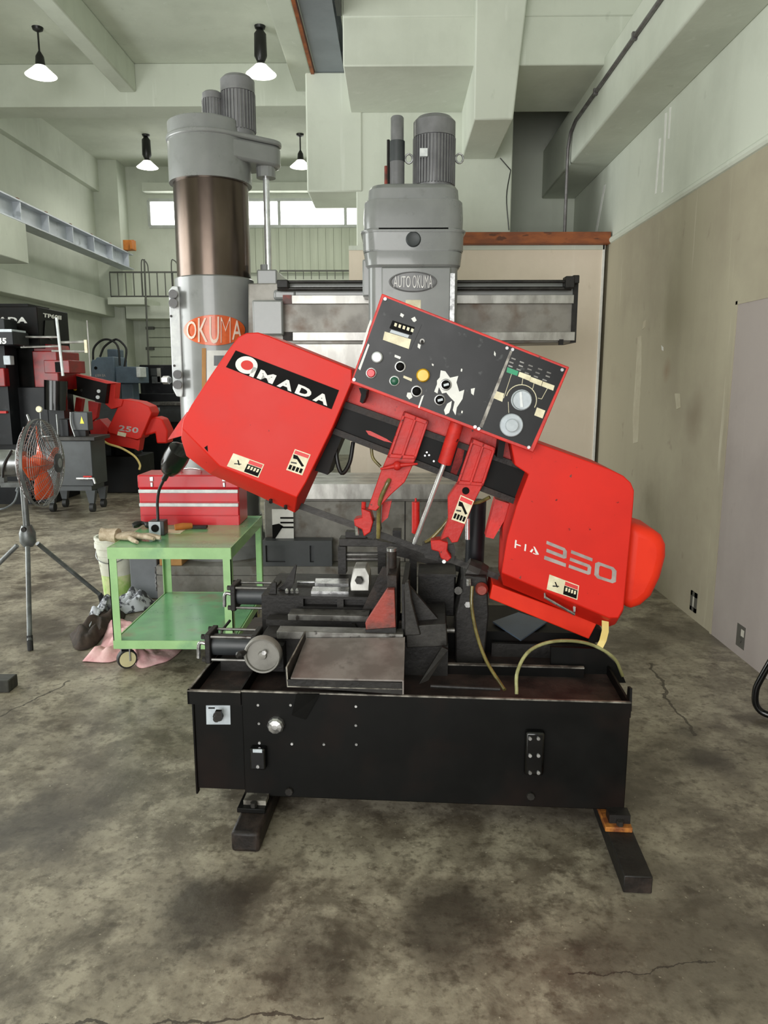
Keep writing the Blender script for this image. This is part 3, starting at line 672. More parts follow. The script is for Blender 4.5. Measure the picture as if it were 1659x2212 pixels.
sp('chute_bracket', MB().prism([S(640, 1500, -.02), S(690, 1500, -.02), S(660, 1555, -.005), S(630, 1545, -.005)], (0, .006, 0)), 'black', ct)

# ---- vise bed and rails
bed = sp('vise_bed', SB(565, 1378, 872, 1455, .26, .46), 'dark_cast', bevel=.004)
sp('bed_skirt', BX((S(560, 1400, .28).x, .28, WT), (S(968, 1400, .28).x, .50, .60)), 'dark_cast')
r1 = sp('vise_rail', BX(S(598, 1380, .215), S(871, 1370, .215)+Vector((0, .065, 0))), 'rail_steel', bevel=.002)
for x in (674, 735):
    p = S(x, 1366, .245); sp('rail_screw', MB().cyl((p.x, p.y, S(700, 1370, .215).z), (p.x, p.y, S(700, 1370, .215).z+.002), .008, n=6), 'label_black', r1)
r2 = sp('vise_rail', BX(S(622, 1340, .38), S(796, 1331, .38)+Vector((0, .08, 0))), 'rail_steel', bevel=.002)
for x in (694, 748):
    p = S(x, 1324, .42); sp('rail_screw', MB().cyl((p.x, p.y, S(700, 1331, .38).z), (p.x, p.y, S(700, 1331, .38).z+.002), .008, n=6), 'label_black', r2)
sp('rail_web', SB(575, 1341, 800, 1370, .39, .46), 'dark_cast')
sp('rail_nut', disc(764, 1352, .388, 8, .02, n=6), 'dark_steel')
def cylinder(px0, px1, cy, v, r, k0):
    p0, p1 = S(px0, cy, v), S(px1, cy, v); h = r*1.15; w = .022
    c = sp('vise_cylinder', MB().cyl((p0.x+w, v, p0.z), (p1.x-w*.4, v, p0.z), r*.82, n=20), 'machine_dark', smooth=40)
    sp('end_flange', BX((p0.x, v-h, p0.z-h), (p0.x+w, v+h, p0.z+h)), 'dark_cast', c, bevel=.004)
    sp('end_flange', BX((p1.x-w*.5, v-h, p0.z-h), (p1.x+w*.5, v+h, p0.z+h)), 'dark_cast', c, bevel=.004)
    for a in (-1, 1):
        for b_ in (-1, 1):
            sp('tie_rod', MB().cyl((p0.x-.012, v+a*h*.78, p0.z+b_*h*.78), (p1.x+.01, v+a*h*.78, p0.z+b_*h*.78), .006, n=8), 'rail_steel', c)
            sp('nut', MB().cyl((p0.x-.014, v+a*h*.78, p0.z+b_*h*.78), (p0.x, v+a*h*.78, p0.z+b_*h*.78), .011, n=6), 'dark_steel', c)
    sp('port_elbow', MB().tube(smooth_path([(p0.x, v-h*.5, p0.z+h*.2), (p0.x-.03, v-h*.5, p0.z+h*.2), (p0.x-.035, v-h*.5, p0.z-h*.8)], 4), .008, 8), 'bright_steel', c, smooth=60)
    return c
cylinder(452, 556, 1391, .30, .052, 0)
cylinder(505, 598, 1285, .66, .050, 0)
sp('cylinder_saddle', BX((S(480, 1391, .30).x, .27, WT), (S(570, 1391, .30).x, .34, S(520, 1391, .30).z-.05)), 'dark_cast')
sp('hydraulic_line', MB().tube(smooth_path([S(497, 1340, .55), S(480, 1362, .5), S(479, 1370, .4)], 4), .006, 8), 'hose_black', smooth=60)
# handwheel
hw = sp('handwheel', disc(568, 1414, .10, 40, .018, n=36, prof=[(1, -1), (1, .6), (.94, 1), (.86, .9), (.84, .3), (.25, .25), (.2, .9), (0.02, 1)]), 'hose_olive' if False else 'cast_grey', smooth=35)
sp('wheel_grip', MB().lathe(S(530, 1408, .09), [(.008, 0), (.012, .02), (.014, .04), (.006, .05)], (-.4, -1, 0), 12), 'dark_cast', hw, smooth=40)
sp('hub_screw', disc(571, 1409, .082, 6, .008, n=6), 'bright_steel', hw)
sp('wheel_shaft', MB().cyl(S(568, 1414, .11), S(568, 1414, .11)+Vector((0, .20, 0)), .015), 'dark_steel')
sp('wheel_mount', SB(555, 1395, 612, 1450, .20, .28), 'dark_cast')
# rear vise slide and things on it
zt = S(690, 1288, .50).z
sx0, sx1 = S(565, 1300, .50).x, S(805, 1300, .50).x
pk = [(S(655, 1300, .50).x, S(728, 1300, .50).x), (S(742, 1300, .50).x, S(800, 1300, .50).x)]; pz1, pz0 = S(700, 1294, .50).z, S(700, 1311, .50).z
sm_ = MB().box((sx0, .54, WT), (sx1, .86, zt)).box((sx0, .50, pz1), (sx1, .54, zt)).box((sx0, .50, WT), (sx1, .54, pz0))
for a0, a1 in ((sx0, pk[0][0]), (pk[0][1], pk[1][0]), (pk[1][1], sx1)): sm_.box((a0, .50, pz0), (a1, .54, pz1))
sl = sp('rear_slide', sm_, 'dark_cast')
for a0, a1 in pk: sp('slide_pocket', BX((a0, .537, pz0), (a1, .542, pz1)), 'dark_cast', sl)
for q in ([(682, 1249), (753, 1250), (753, 1261), (680, 1260)], [(676, 1267), (754, 1268), (753, 1278), (672, 1277)]):
    sp('bright_plate', MB().prism([SG(x, y, zt+.012) for x, y in q], (0, 0, -.012)), 'bright_steel')
sp('clamp_lever', MB().tube([SG(642, 1258, zt+.01), SG(680, 1258, zt+.012)], .007, 8), 'bright_steel')
for i in range(3):
    p = SG(620+i*11, 1276, zt+.012); sp('spring_coil', MB().lathe((p.x, p.y, zt+.002), [(.008, 0), (.008, .012), (.003, .02)], n=8), 'bright_steel')
sp('stop_arm', MB().prism([S(600, 1272, .58), S(612, 1262, .58), S(636, 1222, .58), S(640, 1222, .58), S(634, 1262, .58), S(626, 1276, .58)], (0, .02, 0)), 'dark_cast')
sp('guide_fin', MB().prism([S(577, 1290, .52), S(590, 1258, .52), S(596, 1260, .52), S(596, 1290, .52)], (0, .02, 0)), 'dark_cast')
lb = [S(757, 1277, .52), S(797, 1277, .52), S(797, 1243, .52), S(790, 1226, .56), S(764, 1226, .56), S(757, 1260, .52)]
sp('clamp_block', MB().prism(lb, (0, .10, 0)), 'slideway', bevel=.004)
sp('block_nut', disc(776, 1252, .52, 9, .02, n=6), 'dark_steel')
# rear bracket with rods
rb = sp('rear_bracket', SB(732, 1164, 832, 1181, .84, .92), 'dark_steel', bevel=.003)
sp('bracket_leg', SB(730, 1181, 747, 1240, .84, .90), 'dark_cast', rb)
sp('bracket_leg', SB(816, 1181, 833, 1240, .84, .90), 'dark_cast', rb)
for y in (1197, 1207): sp('guide_rod', MB().cyl(S(745, y, .88), S(832, y, .88), .010, n=10), 'rail_steel', rb)
sp('bracket_tab', SB(746, 1150, 790, 1165, .86, .92), 'dark_cast', rb)
sp('limit_switch', SB(848, 1146, 866, 1170, .80, .86), 'dark_cast')
sp('cross_bar', MB().prism([S(815, 1168, .74), S(880, 1180, .74), S(1000, 1222, .74), S(1000, 1238, .74), S(815, 1190, .74)], (0, .05, 0)), 'dark_steel')
sp('rear_post', SB(884, 1185, 900, 1290, .76, .80), 'dark_cast')
sp('rear_post', SB(955, 1205, 985, 1290, .76, .80), 'dark_cast')
# moving jaw (red) and round stop post
jaw = sp('moving_jaw', PR([(789, 1346), (836, 1274), (852, 1274), (855, 1361), (792, 1372)], .235, .27), 'red_worn', bevel=.002)
sp('jaw_plate', PR([(836, 1243), (857, 1243), (858, 1368), (838, 1368)], .275, .56), 'rust_black', jaw, bevel=.002)
sp('jaw_gusset', PR([(776, 1330), (826, 1226), (836, 1226), (836, 1330)], .48, .50), 'rust_black', jaw)
sp('jaw_shoe', PR([(789, 1361), (855, 1356), (855, 1371), (791, 1374)], .228, .56), 'dark_cast', jaw)
pz = S(846, 1245, .40); pt = S(846, 1190, .40)
po = sp('stop_post', MB().cyl(pz, pt, .020, n=20), 'rust_black', smooth=40)
sp('post_cap', MB().lathe(pt, [(.0205, 0), (.0205, .012), (.001, .014)], n=20), 'bright_steel', po)
# fixed jaw
fj = sp('fixed_jaw', PR([(872, 1275), (876, 1258), (883, 1256), (886, 1270), (890, 1300), (909, 1372), (874, 1374)], .24, .275), 'dark_steel', bevel=.004)
sp('jaw_rib', PR([(886, 1268), (952, 1344), (954, 1358), (900, 1360)], .31, .335), 'dark_cast', fj)
sp('jaw_plate', PR([(868, 1262), (880, 1262), (880, 1372), (868, 1372)], .275, .62), 'dark_cast', fj)
sp('jaw_base', PR([(876, 1354), (964, 1346), (967, 1396), (878, 1400)], .25, .52), 'dark_steel', fj, bevel=.004)
sp('jaw_bolt', MB().cyl(S(955, 1362, .36), S(982, 1362, .36), .010, n=8), 'rail_steel', fj)
sp('jaw_block', SB(903, 1243, 982, 1330, .56, .72), 'dark_cast', bevel=.004)
sp('block_ridge', SB(903, 1240, 985, 1246, .55, .72), 'dark_steel')
sp('jaw_pedestal', BX((S(876, 1398, .30).x, .30, WT), (S(965, 1398, .30).x, .52, S(900, 1394, .30).z)), 'dark_cast')
sp('diagonal_strut', MB().prism([S(955, 1398, .2), S(968, 1404, .2), S(925, 1470, .12), S(905, 1478, .12)], (0, .02, 0)), 'dark_cast')
sp('coolant_pipe', MB().tube([S(930, 1482, .05), S(1080, 1489, .05)], .007, 8), 'dark_cast')

# ---- pivot stand on the right
st = sp('pivot_stand', PR([(1003, 1243), (1052, 1246), (1056, 1330), (1044, 1444), (984, 1444), (983, 1330)], .42, .72), 'dark_cast', bevel=.006)
sp('stand_bolt', MB().cyl(S(990, 1276, .40), S(990, 1276, .44), .016, n=10), 'dark_steel', st)
sp('stand_nut', disc(1010, 1304, .42, 8, .015, n=6), 'bright_steel', st)
sp('pivot_cap', disc(1040, 1271, .41, 14, .03, n=20, prof=[(1, 0), (1, .5), (.7, 1)]), 'red_worn', st, smooth=50)
sp('hose_fitting', MB().cyl(S(1012, 1250, .40), S(1012, 1264, .40), .012, n=8), 'bright_steel', st)
sp('lift_cylinder', MB().cyl(S(1023, 1255, .62), S(1030, 1080, .62), .04, n=16), 'machine_black', smooth=40)
sp('lift_rod', MB().cyl(S(1010, 1165, .55), S(1010, 1120, .55), .010, n=10), 'chrome', smooth=40)
sp('stand_clamp', MB().lathe(S(1030, 1240, .50), [(.05, -.05), (.055, 0), (.05, .03)], (0.9, 0, -.4), 14), 'dark_steel')
sp('drain_hose', MB().tube(smooth_path([S(1020, 1266, .38), S(1019, 1310, .36), S(1030, 1370, .30), S(1052, 1430, .22), S(1090, 1490, .10)], 6), .007, 8), 'hose_olive', smooth=60)
sp('arched_hose', MB().tube(smooth_path([S(1116, 1500, .06), S(1118, 1450, .10), S(1145, 1405, .16), S(1200, 1385, .22), S(1270, 1390, .28), S(1325, 1420, .32), S(1345, 1460, .34)], 6), .0068, 8), 'hose_clear', smooth=60)
sp('strap', MB().loft([[S(x, y, .30), S(x+15, y+3, .30), S(x+15, y+3, .31), S(x, y, .31)] for x, y in ((1300, 1340), (1300, 1362), (1295, 1382), (1286, 1400))]), 'yellow_strap', smooth=40)

# ---- head: left wheel cover
F = [(504,741),(514,728),(532,719),(557,718),(582,726),(760,798),(760,827),(719,923),(661,1042),(641,1075),(474,1007),(443,976),(393,926),(395,908),(413,875),(456,809),(491,758)]
chg = {9: (638,1108), 10: (452,1023), 11: (402,985), 12: (391,948)}
def cover(F, chg, v0, v1, v2):
    a = pts_at(F, v0); b_ = [S(*chg[i], v1) if i in chg else Vector((p.x, v1, p.z)) for i, p in enumerate(a)]
    return MB().loft([a, b_, [Vector((p.x, v2, p.z)) for p in b_]])
V0 = .30
lc = sp('left_wheel_cover', cover(F, chg, V0, .41, .58), 'red', bevel=.004)
for x, y in ((585, 1080), (617, 1093)): sp('cover_bolt', MB().cyl(S(x, y, .36), S(x, y+5, .35), .008, n=6), 'dark_steel', lc)
sp('nick', PR([(441, 967), (448, 962), (449, 976)], V0-.0008, V0), 'label_black', lc)
q = [(509, 757), (732, 843), (716, 884), (488, 793)]
np_ = sp('name_plate', PR(q, V0-.003, V0), 'label_black', lc)
Q = pts_at(q, V0-.003)
def ringpoly(Q, cs, ct, rs, rt, ri, n=28):
    m = MB(); o = []; i_ = []
    for k in range(n):
        a = 2*math.pi*k/n
        o.append(bil(Q, cs+rs*math.cos(a), ct+rt*math.sin(a))); i_.append(bil(Q, cs+.005+rs*ri*math.cos(a), ct+rt*ri*math.sin(a)))
    off = Vector((0, -.0015, 0))
    return m.loft([[p for p in i_], [p+off for p in i_], [p+off for p in o], o], cap=False)
def polyq(Q, P, e=.0015): return MB().prism([bil(Q, s, t) for s, t in P], (0, -e, 0))
m = ringpoly(Q, .152, .50, .098, .46, .56)
m.v += []; pq = polyq(Q, [(.212, .45), (.25, .45), (.258, .97), (.218, .97)]); m.add(pq.v, pq.f)
sp('logo_letter', m, 'white_print', lc)
mm = MB(); mm.loft([[bil(Q, .157+.056*math.cos(2*math.pi*k/24), .50+.262*math.sin(2*math.pi*k/24))+Vector((0, -e, 0)) for k in range(24)] for e in (0, .0012)])
sp('logo_dot', mm, 'red', lc)
for ch_, s0, s1 in (('M', .285, .435), ('A', .475, .615), ('D', .645, .785), ('A', .815, .955)):
    sp('logo_letter', text_on(ch_, [bil(Q, s0, .44), bil(Q, s1, .44), bil(Q, s1, .93), bil(Q, s0, .93)], FR, bold=.045, extrude=.0015), 'white_print', lc)
def warn_label(P, v, parent, split):
    lb = sp('warning_label', PR(P, v-.0015, v), 'cream', parent); Qq = pts_at(P, v-.0015)
    if split:
        sp('label_print', polyq(Qq, [(.53, .36), (.97, .36), (.97, .94), (.53, .94)], .0006), 'label_black', parent)
        sp('label_print', polyq(Qq, [(.54, .06), (.97, .06), (.97, .32), (.54, .32)], .0006), 'label_red', parent)
        for i in range(4): sp('label_print', polyq(Qq, [(.58+i*.095, .45), (.64+i*.095, .42), (.64+i*.095, .66), (.58+i*.095, .7)], .0010), 'cream', parent)
        sp('label_print', polyq(Qq, [(.2, .35), (.24, .33), (.34, .62), (.3, .65)], .0006), 'label_black', parent)
        sp('label_print', polyq(Qq, [(.16, .62), (.36, .5), (.37, .56), (.17, .7)], .0006), 'dark_steel', parent)
    else:
        sp('label_print', polyq(Qq, [(.06, .04), (.94, .04), (.94, .2), (.06, .2)], .0006), 'label_red', parent)
        sp('label_print', polyq(Qq, [(.05, .24), (.3, .24), (.9, .58), (.78, .64), (.35, .40), (.12, .42)], .0006), 'label_black', parent)
        sp('label_print', polyq(Qq, [(.08, .58), (.4, .54), (.45, .6), (.1, .64)], .0006), 'dark_steel', parent)
        for i in range(4): sp('label_print', polyq(Qq, [(.08+i*.22, .72), (.24+i*.22, .72), (.24+i*.22, .93), (.08+i*.22, .93)], .0006), 'label_black', parent)
warn_label([(504, 979), (571, 1003), (558, 1032), (490, 1007)], V0, lc, True)
warn_label([(637, 970), (671, 982), (653, 1027), (618, 1015)], V0, lc, False)
sp('inner_guard', PR([(735, 905), (752, 912), (722, 985), (708, 1026), (668, 1012), (660, 1000)], .40, .56), 'black')
sp('cover_hinge', PR([(385, 915), (404, 890), (410, 905), (398, 940), (362, 950)], .50, .56), 'red_dull')
# hoses looped below the beam
sp('loop_hose', MB().tube(smooth_path([S(729, 935, .45), S(727, 985, .42), S(738, 1022, .42), S(755, 1000, .44), S(763, 955, .46)], 6), .0085, 8), 'hose_black', smooth=60)
sp('loop_hose', MB().tube(smooth_path([S(802, 968, .42), S(806, 990, .42), S(822, 1008, .42)], 6), .006, 8), 'hose_olive', smooth=60)

# ---- head: beam, casting, right wheel cover
sp('head_casting', PR([(757, 826), (1150, 970), (1146, 1022), (1070, 992), (862, 918), (748, 868)], .40, .55), 'red_dull')
bm_ = sp('head_beam', PR([(745, 874), (1143, 1017), (1118, 1088), (721, 937)], .38, .54), 'black')
sp('beam_flange', PR([(742, 866), (1145, 1009), (1141, 1020), (739, 880)], .365, .54), 'rust_black', bm_)
sp('beam_flange', PR([(723, 925), (1120, 1079), (1115, 1091), (718, 937)], .365, .54), 'rust_black', bm_)
sp('beam_scratch', PR([(790, 930), (800, 931), (835, 948), (848, 957), (830, 953), (796, 939)], .3795, .38), 'red_dull', bm_)
for x, y in ((922, 977), (927, 983), (918, 984), (937, 996)): sp('beam_screw', disc(x, y, .38, 2.4, .004, n=6), 'bright_steel', bm_)
F2 = [(1100,938),(1162,957),(1275,998),(1318,1014),(1347,1028),(1363,1043),(1370,1060),(1369,1081),(1363,1150),(1347,1315),(1336,1335),(1315,1335),(1083,1237),(1096,1161),(1116,1092),(1142,1025),(1112,1005)]
chg2 = {9: (1345,1323), 10: (1329,1349), 11: (1308,1357), 12: (1086,1263)}
VR = .27
rc = sp('right_wheel_cover', cover(F2, chg2, VR, .37, .60), 'red', bevel=.004)
sp('lower_guard', PR([(1064, 1262), (1290, 1346), (1272, 1381), (1057, 1293)], .39, .58), 'orange_red', bevel=.004)
sp('guard_shade_box', PR([(1276, 1352), (1302, 1362), (1300, 1385), (1270, 1392)], .42, .56), 'black')  # black box put in for the shade at the lower guard's end
hq = [S(1177, 1270, .30), S(1177, 1290, .285), S(1241, 1327, .285), S(1241, 1310, .30)]
sp('door_handle', MB().tube(hq, .0055, 8), 'bright_steel', rc)
cap = sp('motor_cap', PR([(1358,1128),(1417,1147),(1434,1159),(1443,1179),(1443,1205),(1431,1251),(1411,1292),(1388,1312),(1367,1319),(1340,1314)], .34, .60), 'orange_red', bevel=.05, seg=5)
sp('rear_gusset', PR([(1070, 1078), (1106, 1090), (1092, 1120), (1066, 1164), (1049, 1160)], .48, .56), 'red_dull')
# printing on the right cover
def stripe(Q, P, name='digit_stripe'): return sp(name, polyq(Q, P, .0015), 'silver_print', rc)
q2 = pts_at([(1181,1168),(1225,1186),(1222,1225),(1175,1208)], VR)
m = MB()
def pc(m, Q, P):
    a = polyq(Q, P, .0015); m.add(a.v, a.f)
for P in ([(0, 0), (.88, 0), (1, .12), (1, .17), (0, .17)], [(.82, .17), (1, .17), (1, .50), (.88, .58), (.82, .45)], [(.05, .40), (.82, .40), (.88, .58), (.05, .58)], [(.0, .80), (1, .80), (1, 1), (0, 1)]): pc(m, q2, P)
sp('model_digit', m, 'silver_print', rc)
q5 = pts_at([(1234,1188),(1280,1206),(1275,1243),(1228,1226)], VR); m = MB()
for P in ([(0, 0), (1, 0), (1, .18), (0, .18)], [(0, .42), (.9, .42), (1, .52), (1, .60), (0, .60)], [(.84, .60), (1, .60), (1, .92), (.9, 1), (.84, .82)], [(0, .82), (.84, .82), (.9, 1), (0, 1)]): pc(m, q5, P)
sp('model_digit', m, 'silver_print', rc)
q0 = pts_at([(1286,1211),(1332,1228),(1330,1262),(1283,1247)], VR); m = MB()
oo = [(.15,0),(.85,0),(1,.15),(1,.85),(.85,1),(.15,1),(0,.85),(0,.15)]; ii = [(.25,.18),(.75,.18),(.8,.28),(.8,.72),(.75,.82),(.25,.82),(.2,.72),(.2,.28)]
A_ = [bil(q0, *p) for p in oo]; B_ = [bil(q0, *p) for p in ii]; e = Vector((0, -.0015, 0))
m.loft([B_, [p+e for p in B_], [p+e for p in A_], A_], cap=False)
sp('model_digit', m, 'silver_print', rc)
qh = pts_at([(1113,1166),(1166,1184),(1164,1200),(1111,1184)], VR); m = MB()
for P in ([(0, 0), (.06, 0), (.06, .95), (0, .95)], [(.06, .42), (.24, .42), (.24, .56), (.06, .56)], [(.4, .1), (.46, .1), (.46, .95), (.4, .95)], [(.62, .85), (.70, .4), (.76, .45), (.70, .9)], [(.74, .05), (.80, .05), (1, .85), (.94, .95), (.86, .8)], [(.76, .86), (.92, .9), (.9, 1), (.76, .97)]): pc(m, qh, P)
sp('model_letters', m, 'white_print', rc)
warn_label([(1187, 1241), (1251, 1265), (1247, 1296), (1181, 1273)], VR, rc, True)
for x, y in ((1123, 1248), (1232, 1029)): sp('nick', PR([(x-2, y), (x+3, y-5), (x+2, y+3)], VR-.0006, VR), 'red_worn', rc)

# ---- blade
bl = sp('blade', PR([(640, 1083), (1078, 1240), (1076, 1253), (638, 1097)], .47, .474), 'dark_steel')

# ---- guide arms
def slot_arm(name, out, slots, v0, v1, thick=.03):
    a = sp(name, PR(out, v0+.012, v1), 'red_arm', bevel=.003)
    return a
la = sp('left_guide_arm', PR([(872, 889), (926, 910), (900, 987), (889, 1011), (874, 1042), (845, 1068), (812, 1104), (794, 1100), (808, 1060), (822, 1020), (836, 987)], .335, .40), 'red_arm', bevel=.003)
def frame_rim(par, tl, tr, br, bl, v):
    """raised rim and centre rib of the casting"""
    t = .012
    L = lambda a, b_, s: (a[0]+(b_[0]-a[0])*s, a[1]+(b_[1]-a[1])*s)
    def bar(a, b_, c, d): sp('arm_rib', PR([a, b_, c, d], v-t, v), 'red_arm', par, bevel=.002)
    k = .10
    bar(tl, L(tl, tr, k), L(bl, br, k), bl); bar(L(tr, tl, k), tr, br, L(br, bl, k))
    bar(L(tl, tr, .45), L(tl, tr, .55), L(bl, br, .55), L(bl, br, .45))
    bar(tl, tr, L(tr, br, .1), L(tl, bl, .1)); bar(L(bl, tl, .08), L(br, tr, .08), br, bl)
frame_rim(la, (872, 889), (926, 910), (898, 992), (837, 988), .335)
sp('arm_lever', MB().tube([S(822, 1013, .31), S(855, 1006, .30), S(902, 1002, .31)], [.004, .010, .004], 8), 'red_arm', la, smooth=50)
sp('lever_hub', MB().sphere(S(858, 1006, .305), .018), 'red_arm', la, smooth=60)
gb = sp('guide_block', PR([(780, 1098), (800, 1105), (806, 1128), (800, 1150), (786, 1159), (782, 1144), (766, 1136), (764, 1122), (782, 1118)], .40, .47), 'red_arm', bevel=.004)
sp('block_bolt', MB().cyl(S(786, 1084, .42), S(785, 1100, .42), .009, n=8), 'red_arm', gb)
sp('nozzle', MB().cyl(S(770, 1136, .43), S(772, 1156, .43), .008, n=8), 'bright_steel', gb)
sp('insert_holder', PR([(792, 1128), (818, 1124), (822, 1150), (806, 1165), (788, 1158)], .41, .49), 'dark_cast', gb)
sp('side_cheek', PR([(826, 1085), (846, 1082), (838, 1118), (824, 1130)], .40, .44), 'red_arm', gb)
sp('coolant_hose', MB().tube(smooth_path([S(841, 1036, .33), S(836, 1046, .32), S(822, 1078, .33), S(818, 1110, .36), S(817, 1162, .39)], 6), .0085, 8), 'hose_olive', smooth=60)
ra = sp('right_guide_arm', PR([(1020, 947), (1071, 968), (1050, 1035), (1036, 1062), (1024, 1085), (1006, 1131), (989, 1171), (976, 1173), (968, 1160), (952, 1167), (968, 1125), (967, 1075), (988, 1045)], .335, .40), 'red_arm', bevel=.003)
frame_rim(ra, (1020, 947), (1071, 968), (1044, 1050), (986, 1046), .335)
sp('arm_port', disc(1006, 1060, .335, 8, .004, n=12), 'label_black', ra)
warn_label([(995, 1069), (1024, 1082), (1004, 1132), (975, 1122)], .335, ra, False)
gb = sp('guide_block', PR([(930, 1168), (950, 1166), (968, 1172), (966, 1190), (976, 1205), (966, 1214), (952, 1206), (948, 1192), (932, 1188)], .40, .47), 'red_arm', bevel=.004)
sp('block_bolt', disc(959, 1212, .40, 5, .01, n=6), 'bright_steel', gb)
sp('insert_holder', PR([(912, 1178), (934, 1172), (950, 1192), (946, 1212), (918, 1205)], .42, .49), 'dark_cast', gb)
sp('hook_plate', PR([(966, 1178), (980, 1176), (984, 1190), (980, 1214), (972, 1214), (974, 1194), (968, 1192)], .44, .46), 'dark_steel', gb)
sp('arm_hose', MB().tube(smooth_path([S(1058, 1074, .42), S(1030, 1086, .44), S(985, 1090, .46), S(966, 1125, .46), S(935, 1160, .46), S(918, 1172, .45)], 6), .007, 8), 'hose_olive', smooth=60)
sp('small_ram', MB().tube([S(898, 1076, .50), S(898, 1083, .50), S(898, 1084, .50), S(898, 1140, .50), S(894, 1152, .50)], [.004, .004, .016, .016, .010], 12), 'red_arm', smooth=40)
# feed cylinder with chrome rod
fc = sp('feed_cylinder', MB().cyl(S(988, 912, .30), S(960, 1000, .33), .026, n=20), 'red_dull', smooth=40)
sp('feed_rod', MB().tube([S(962, 995, .33), S(897, 1168, .385), S(894, 1175, .388)], [.0092, .0092, .006], 14), 'chrome', fc, smooth=40)
sp('arm_link', PR([(990, 955), (1008, 962), (1000, 1000), (984, 1036), (968, 1034), (972, 1012)], .38, .42), 'red_arm', bevel=.004)

# ---- control panel
VP = .20
cp = sp('control_panel', PR([(825, 634), (1230, 793), (1152, 978), (757, 827)], VP, VP+.10), 'red_dull', bevel=.003)
sp('panel_face', PR([(829, 641), (1223, 796), (1146, 968), (762, 822)], VP-.003, VP), 'black_panel', cp)
VF = VP-.003
def button(x, y, r, mat, h=.016, ring=True, name='push_button'):
    if ring: sp('button_ring', disc(x, y, VF, r, .006, n=20, prof=[(1, 0), (1, .8), (.9, 1), (.7, 1), (.7, .2)]), 'bright_steel', cp, smooth=40)
    return sp(name, disc(x, y, VF, r*(.78 if ring else 1), h, n=20, prof=[(1, 0), (1, .7), (.8, 1), (.02, 1.02)]), mat, cp, smooth=50)
button(815, 772, 12, 'plastic_white', .02, ring=False); button(802, 806, 12, 'button_red'); button(864.5, 792, 12, 'label_black', .012)
button(852, 823, 11.5, 'button_green', .012); button(914, 811, 14.5, 'button_yellow', .03, ring=False); button(900, 845, 12.5, 'label_black', .012)
for x, y in ((963, 831), (950, 864)):
    button(x, y, 12.5, 'label_black', .010, name='key_switch'); sp('key', PR([(x-5, y-1), (x+6, y-4), (x+7, y+1), (x-4, y+4)], VF-.022, VF-.009), 'knob_grey', cp)
cw = sp('counter_window', PR([(843, 678), (911, 701), (887, 755), (822, 729)], VF-.004, VF), 'black_panel', cp)
sp('counter_slot', PR([(848, 692), (896, 707), (889, 724), (841, 709)], VF-.005, VF-.004), 'label_black', cp)
for i in range(5): sp('counter_digit', PR([(853+i*9, 697+i*3), (858+i*9, 699+i*3), (856+i*9, 706+i*3), (851+i*9, 704+i*3)], VF-.006, VF-.005), 'cream', cp)
sp('counter_bar', PR([(845, 712), (884, 724), (881, 730), (842, 718)], VF-.006, VF-.004), 'knob_grey', cp)
sp('counter_label', PR([(831, 716), (888, 733), (883, 754), (827, 734)], VF-.007, VF-.004), 'cream', cp)
sp('toggle', MB().cyl(S(912, 737, VF), S(912, 737, VF)+Vector((0, -.02, -.006)), .005, n=8), 'dark_steel', cp)
sp('toggle_ring', disc(912, 737, VF, 6, .004, n=10), 'rail_steel', cp)
chips = [[(952,800),(962,802),(972,816),(990,812),(986,826),(992,846),(1003,842),(999,862),(987,880),(984,897),(978,886),(982,868),(972,858),(964,848),(955,850),(948,836),(945,850),(938,846),(944,830),(944,822),(950,815)],
         [(966,872),(976,866),(974,880),(970,892),(962,896),(959,886)],[(1017,840),(1026,838),(1023,854),(1018,850)],[(880,848),(888,848),(891,858),(884,863),(878,856)],
         [(853,766),(866,771),(864,776),(852,771)],[(888,688),(896,684),(900,692),(894,697)],[(866,676),(873,680),(870,686),(864,682)],[(911,856),(916,853),(906,882),(903,880)],
         [(903,742),(909,745),(907,754),(902,750)],[(996,796),(999,797),(998,803),(995,802)],[(997,887),(1000,888),(999,893),(996,892)],[(1068,758),(1071,764),(1070,770),(1067,766)],[(933,785),(937,787),(936,791),(933,789)],
         [(792,712),(800,690),(802,694),(788,742),(780,764),(778,760)],[(795,742),(798,745),(778,800),(774,796)]]
for c in chips: sp('paint_chip', PR(c, VF-.0006, VF), 'white_print', cp)
sp('panel_tag', PR([(872, 811), (890, 818), (889, 824), (871, 816)], VF-.001, VF), 'cream', cp)
sp('sub_panel', PR([(1107, 753), (1221, 798), (1145, 965), (1035, 926)], VF-.002, VF), 'black_panel', cp)
sp('sub_panel_seam', PR([(1102, 757), (1107, 759), (1042, 924), (1035, 922)], VF-.0028, VF-.002), 'edge_worn', cp)
sp('range_label', PR([(1096, 793), (1120, 802), (1117, 812), (1094, 804)], VF-.003, VF-.002), 'green_label', cp)
for a in ((1122, 803), (1147, 814), (1173, 824)): sp('range_label', PR([a, (a[0]+25, a[1]+9), (a[0]+22, a[1]+20), (a[0]-3, a[1]+10)], VF-.003, VF-.002), 'cream', cp)
sp('range_label', PR([(1073, 845), (1089, 850), (1085, 868), (1066, 860)], VF-.003, VF-.002), 'cream', cp)
sp('range_label', PR([(1160, 880), (1178, 887), (1172, 904), (1154, 897)], VF-.003, VF-.002), 'cream', cp)
m = MB(); k = sc(1126, 864, VF)
sp('dial_arc', MB().tube([S(1126+33*math.cos(t), 864+33*math.sin(t), VF-.003) for t in [R(195+i*13) for i in range(16)]], .0016, 6), 'cream', cp)
for x0, y0, x1, y1 in ((1130, 815, 1127, 832), (1154, 827, 1150, 842), (1183, 838, 1170, 862), (1170, 862, 1162, 860), (1105, 808, 1088, 860), (1098, 868, 1099, 892)):
    sp('dial_line', MB().tube([S(x0, y0, VF-.002), S(x1, y1, VF-.002)], .0011, 5), 'cream', cp)
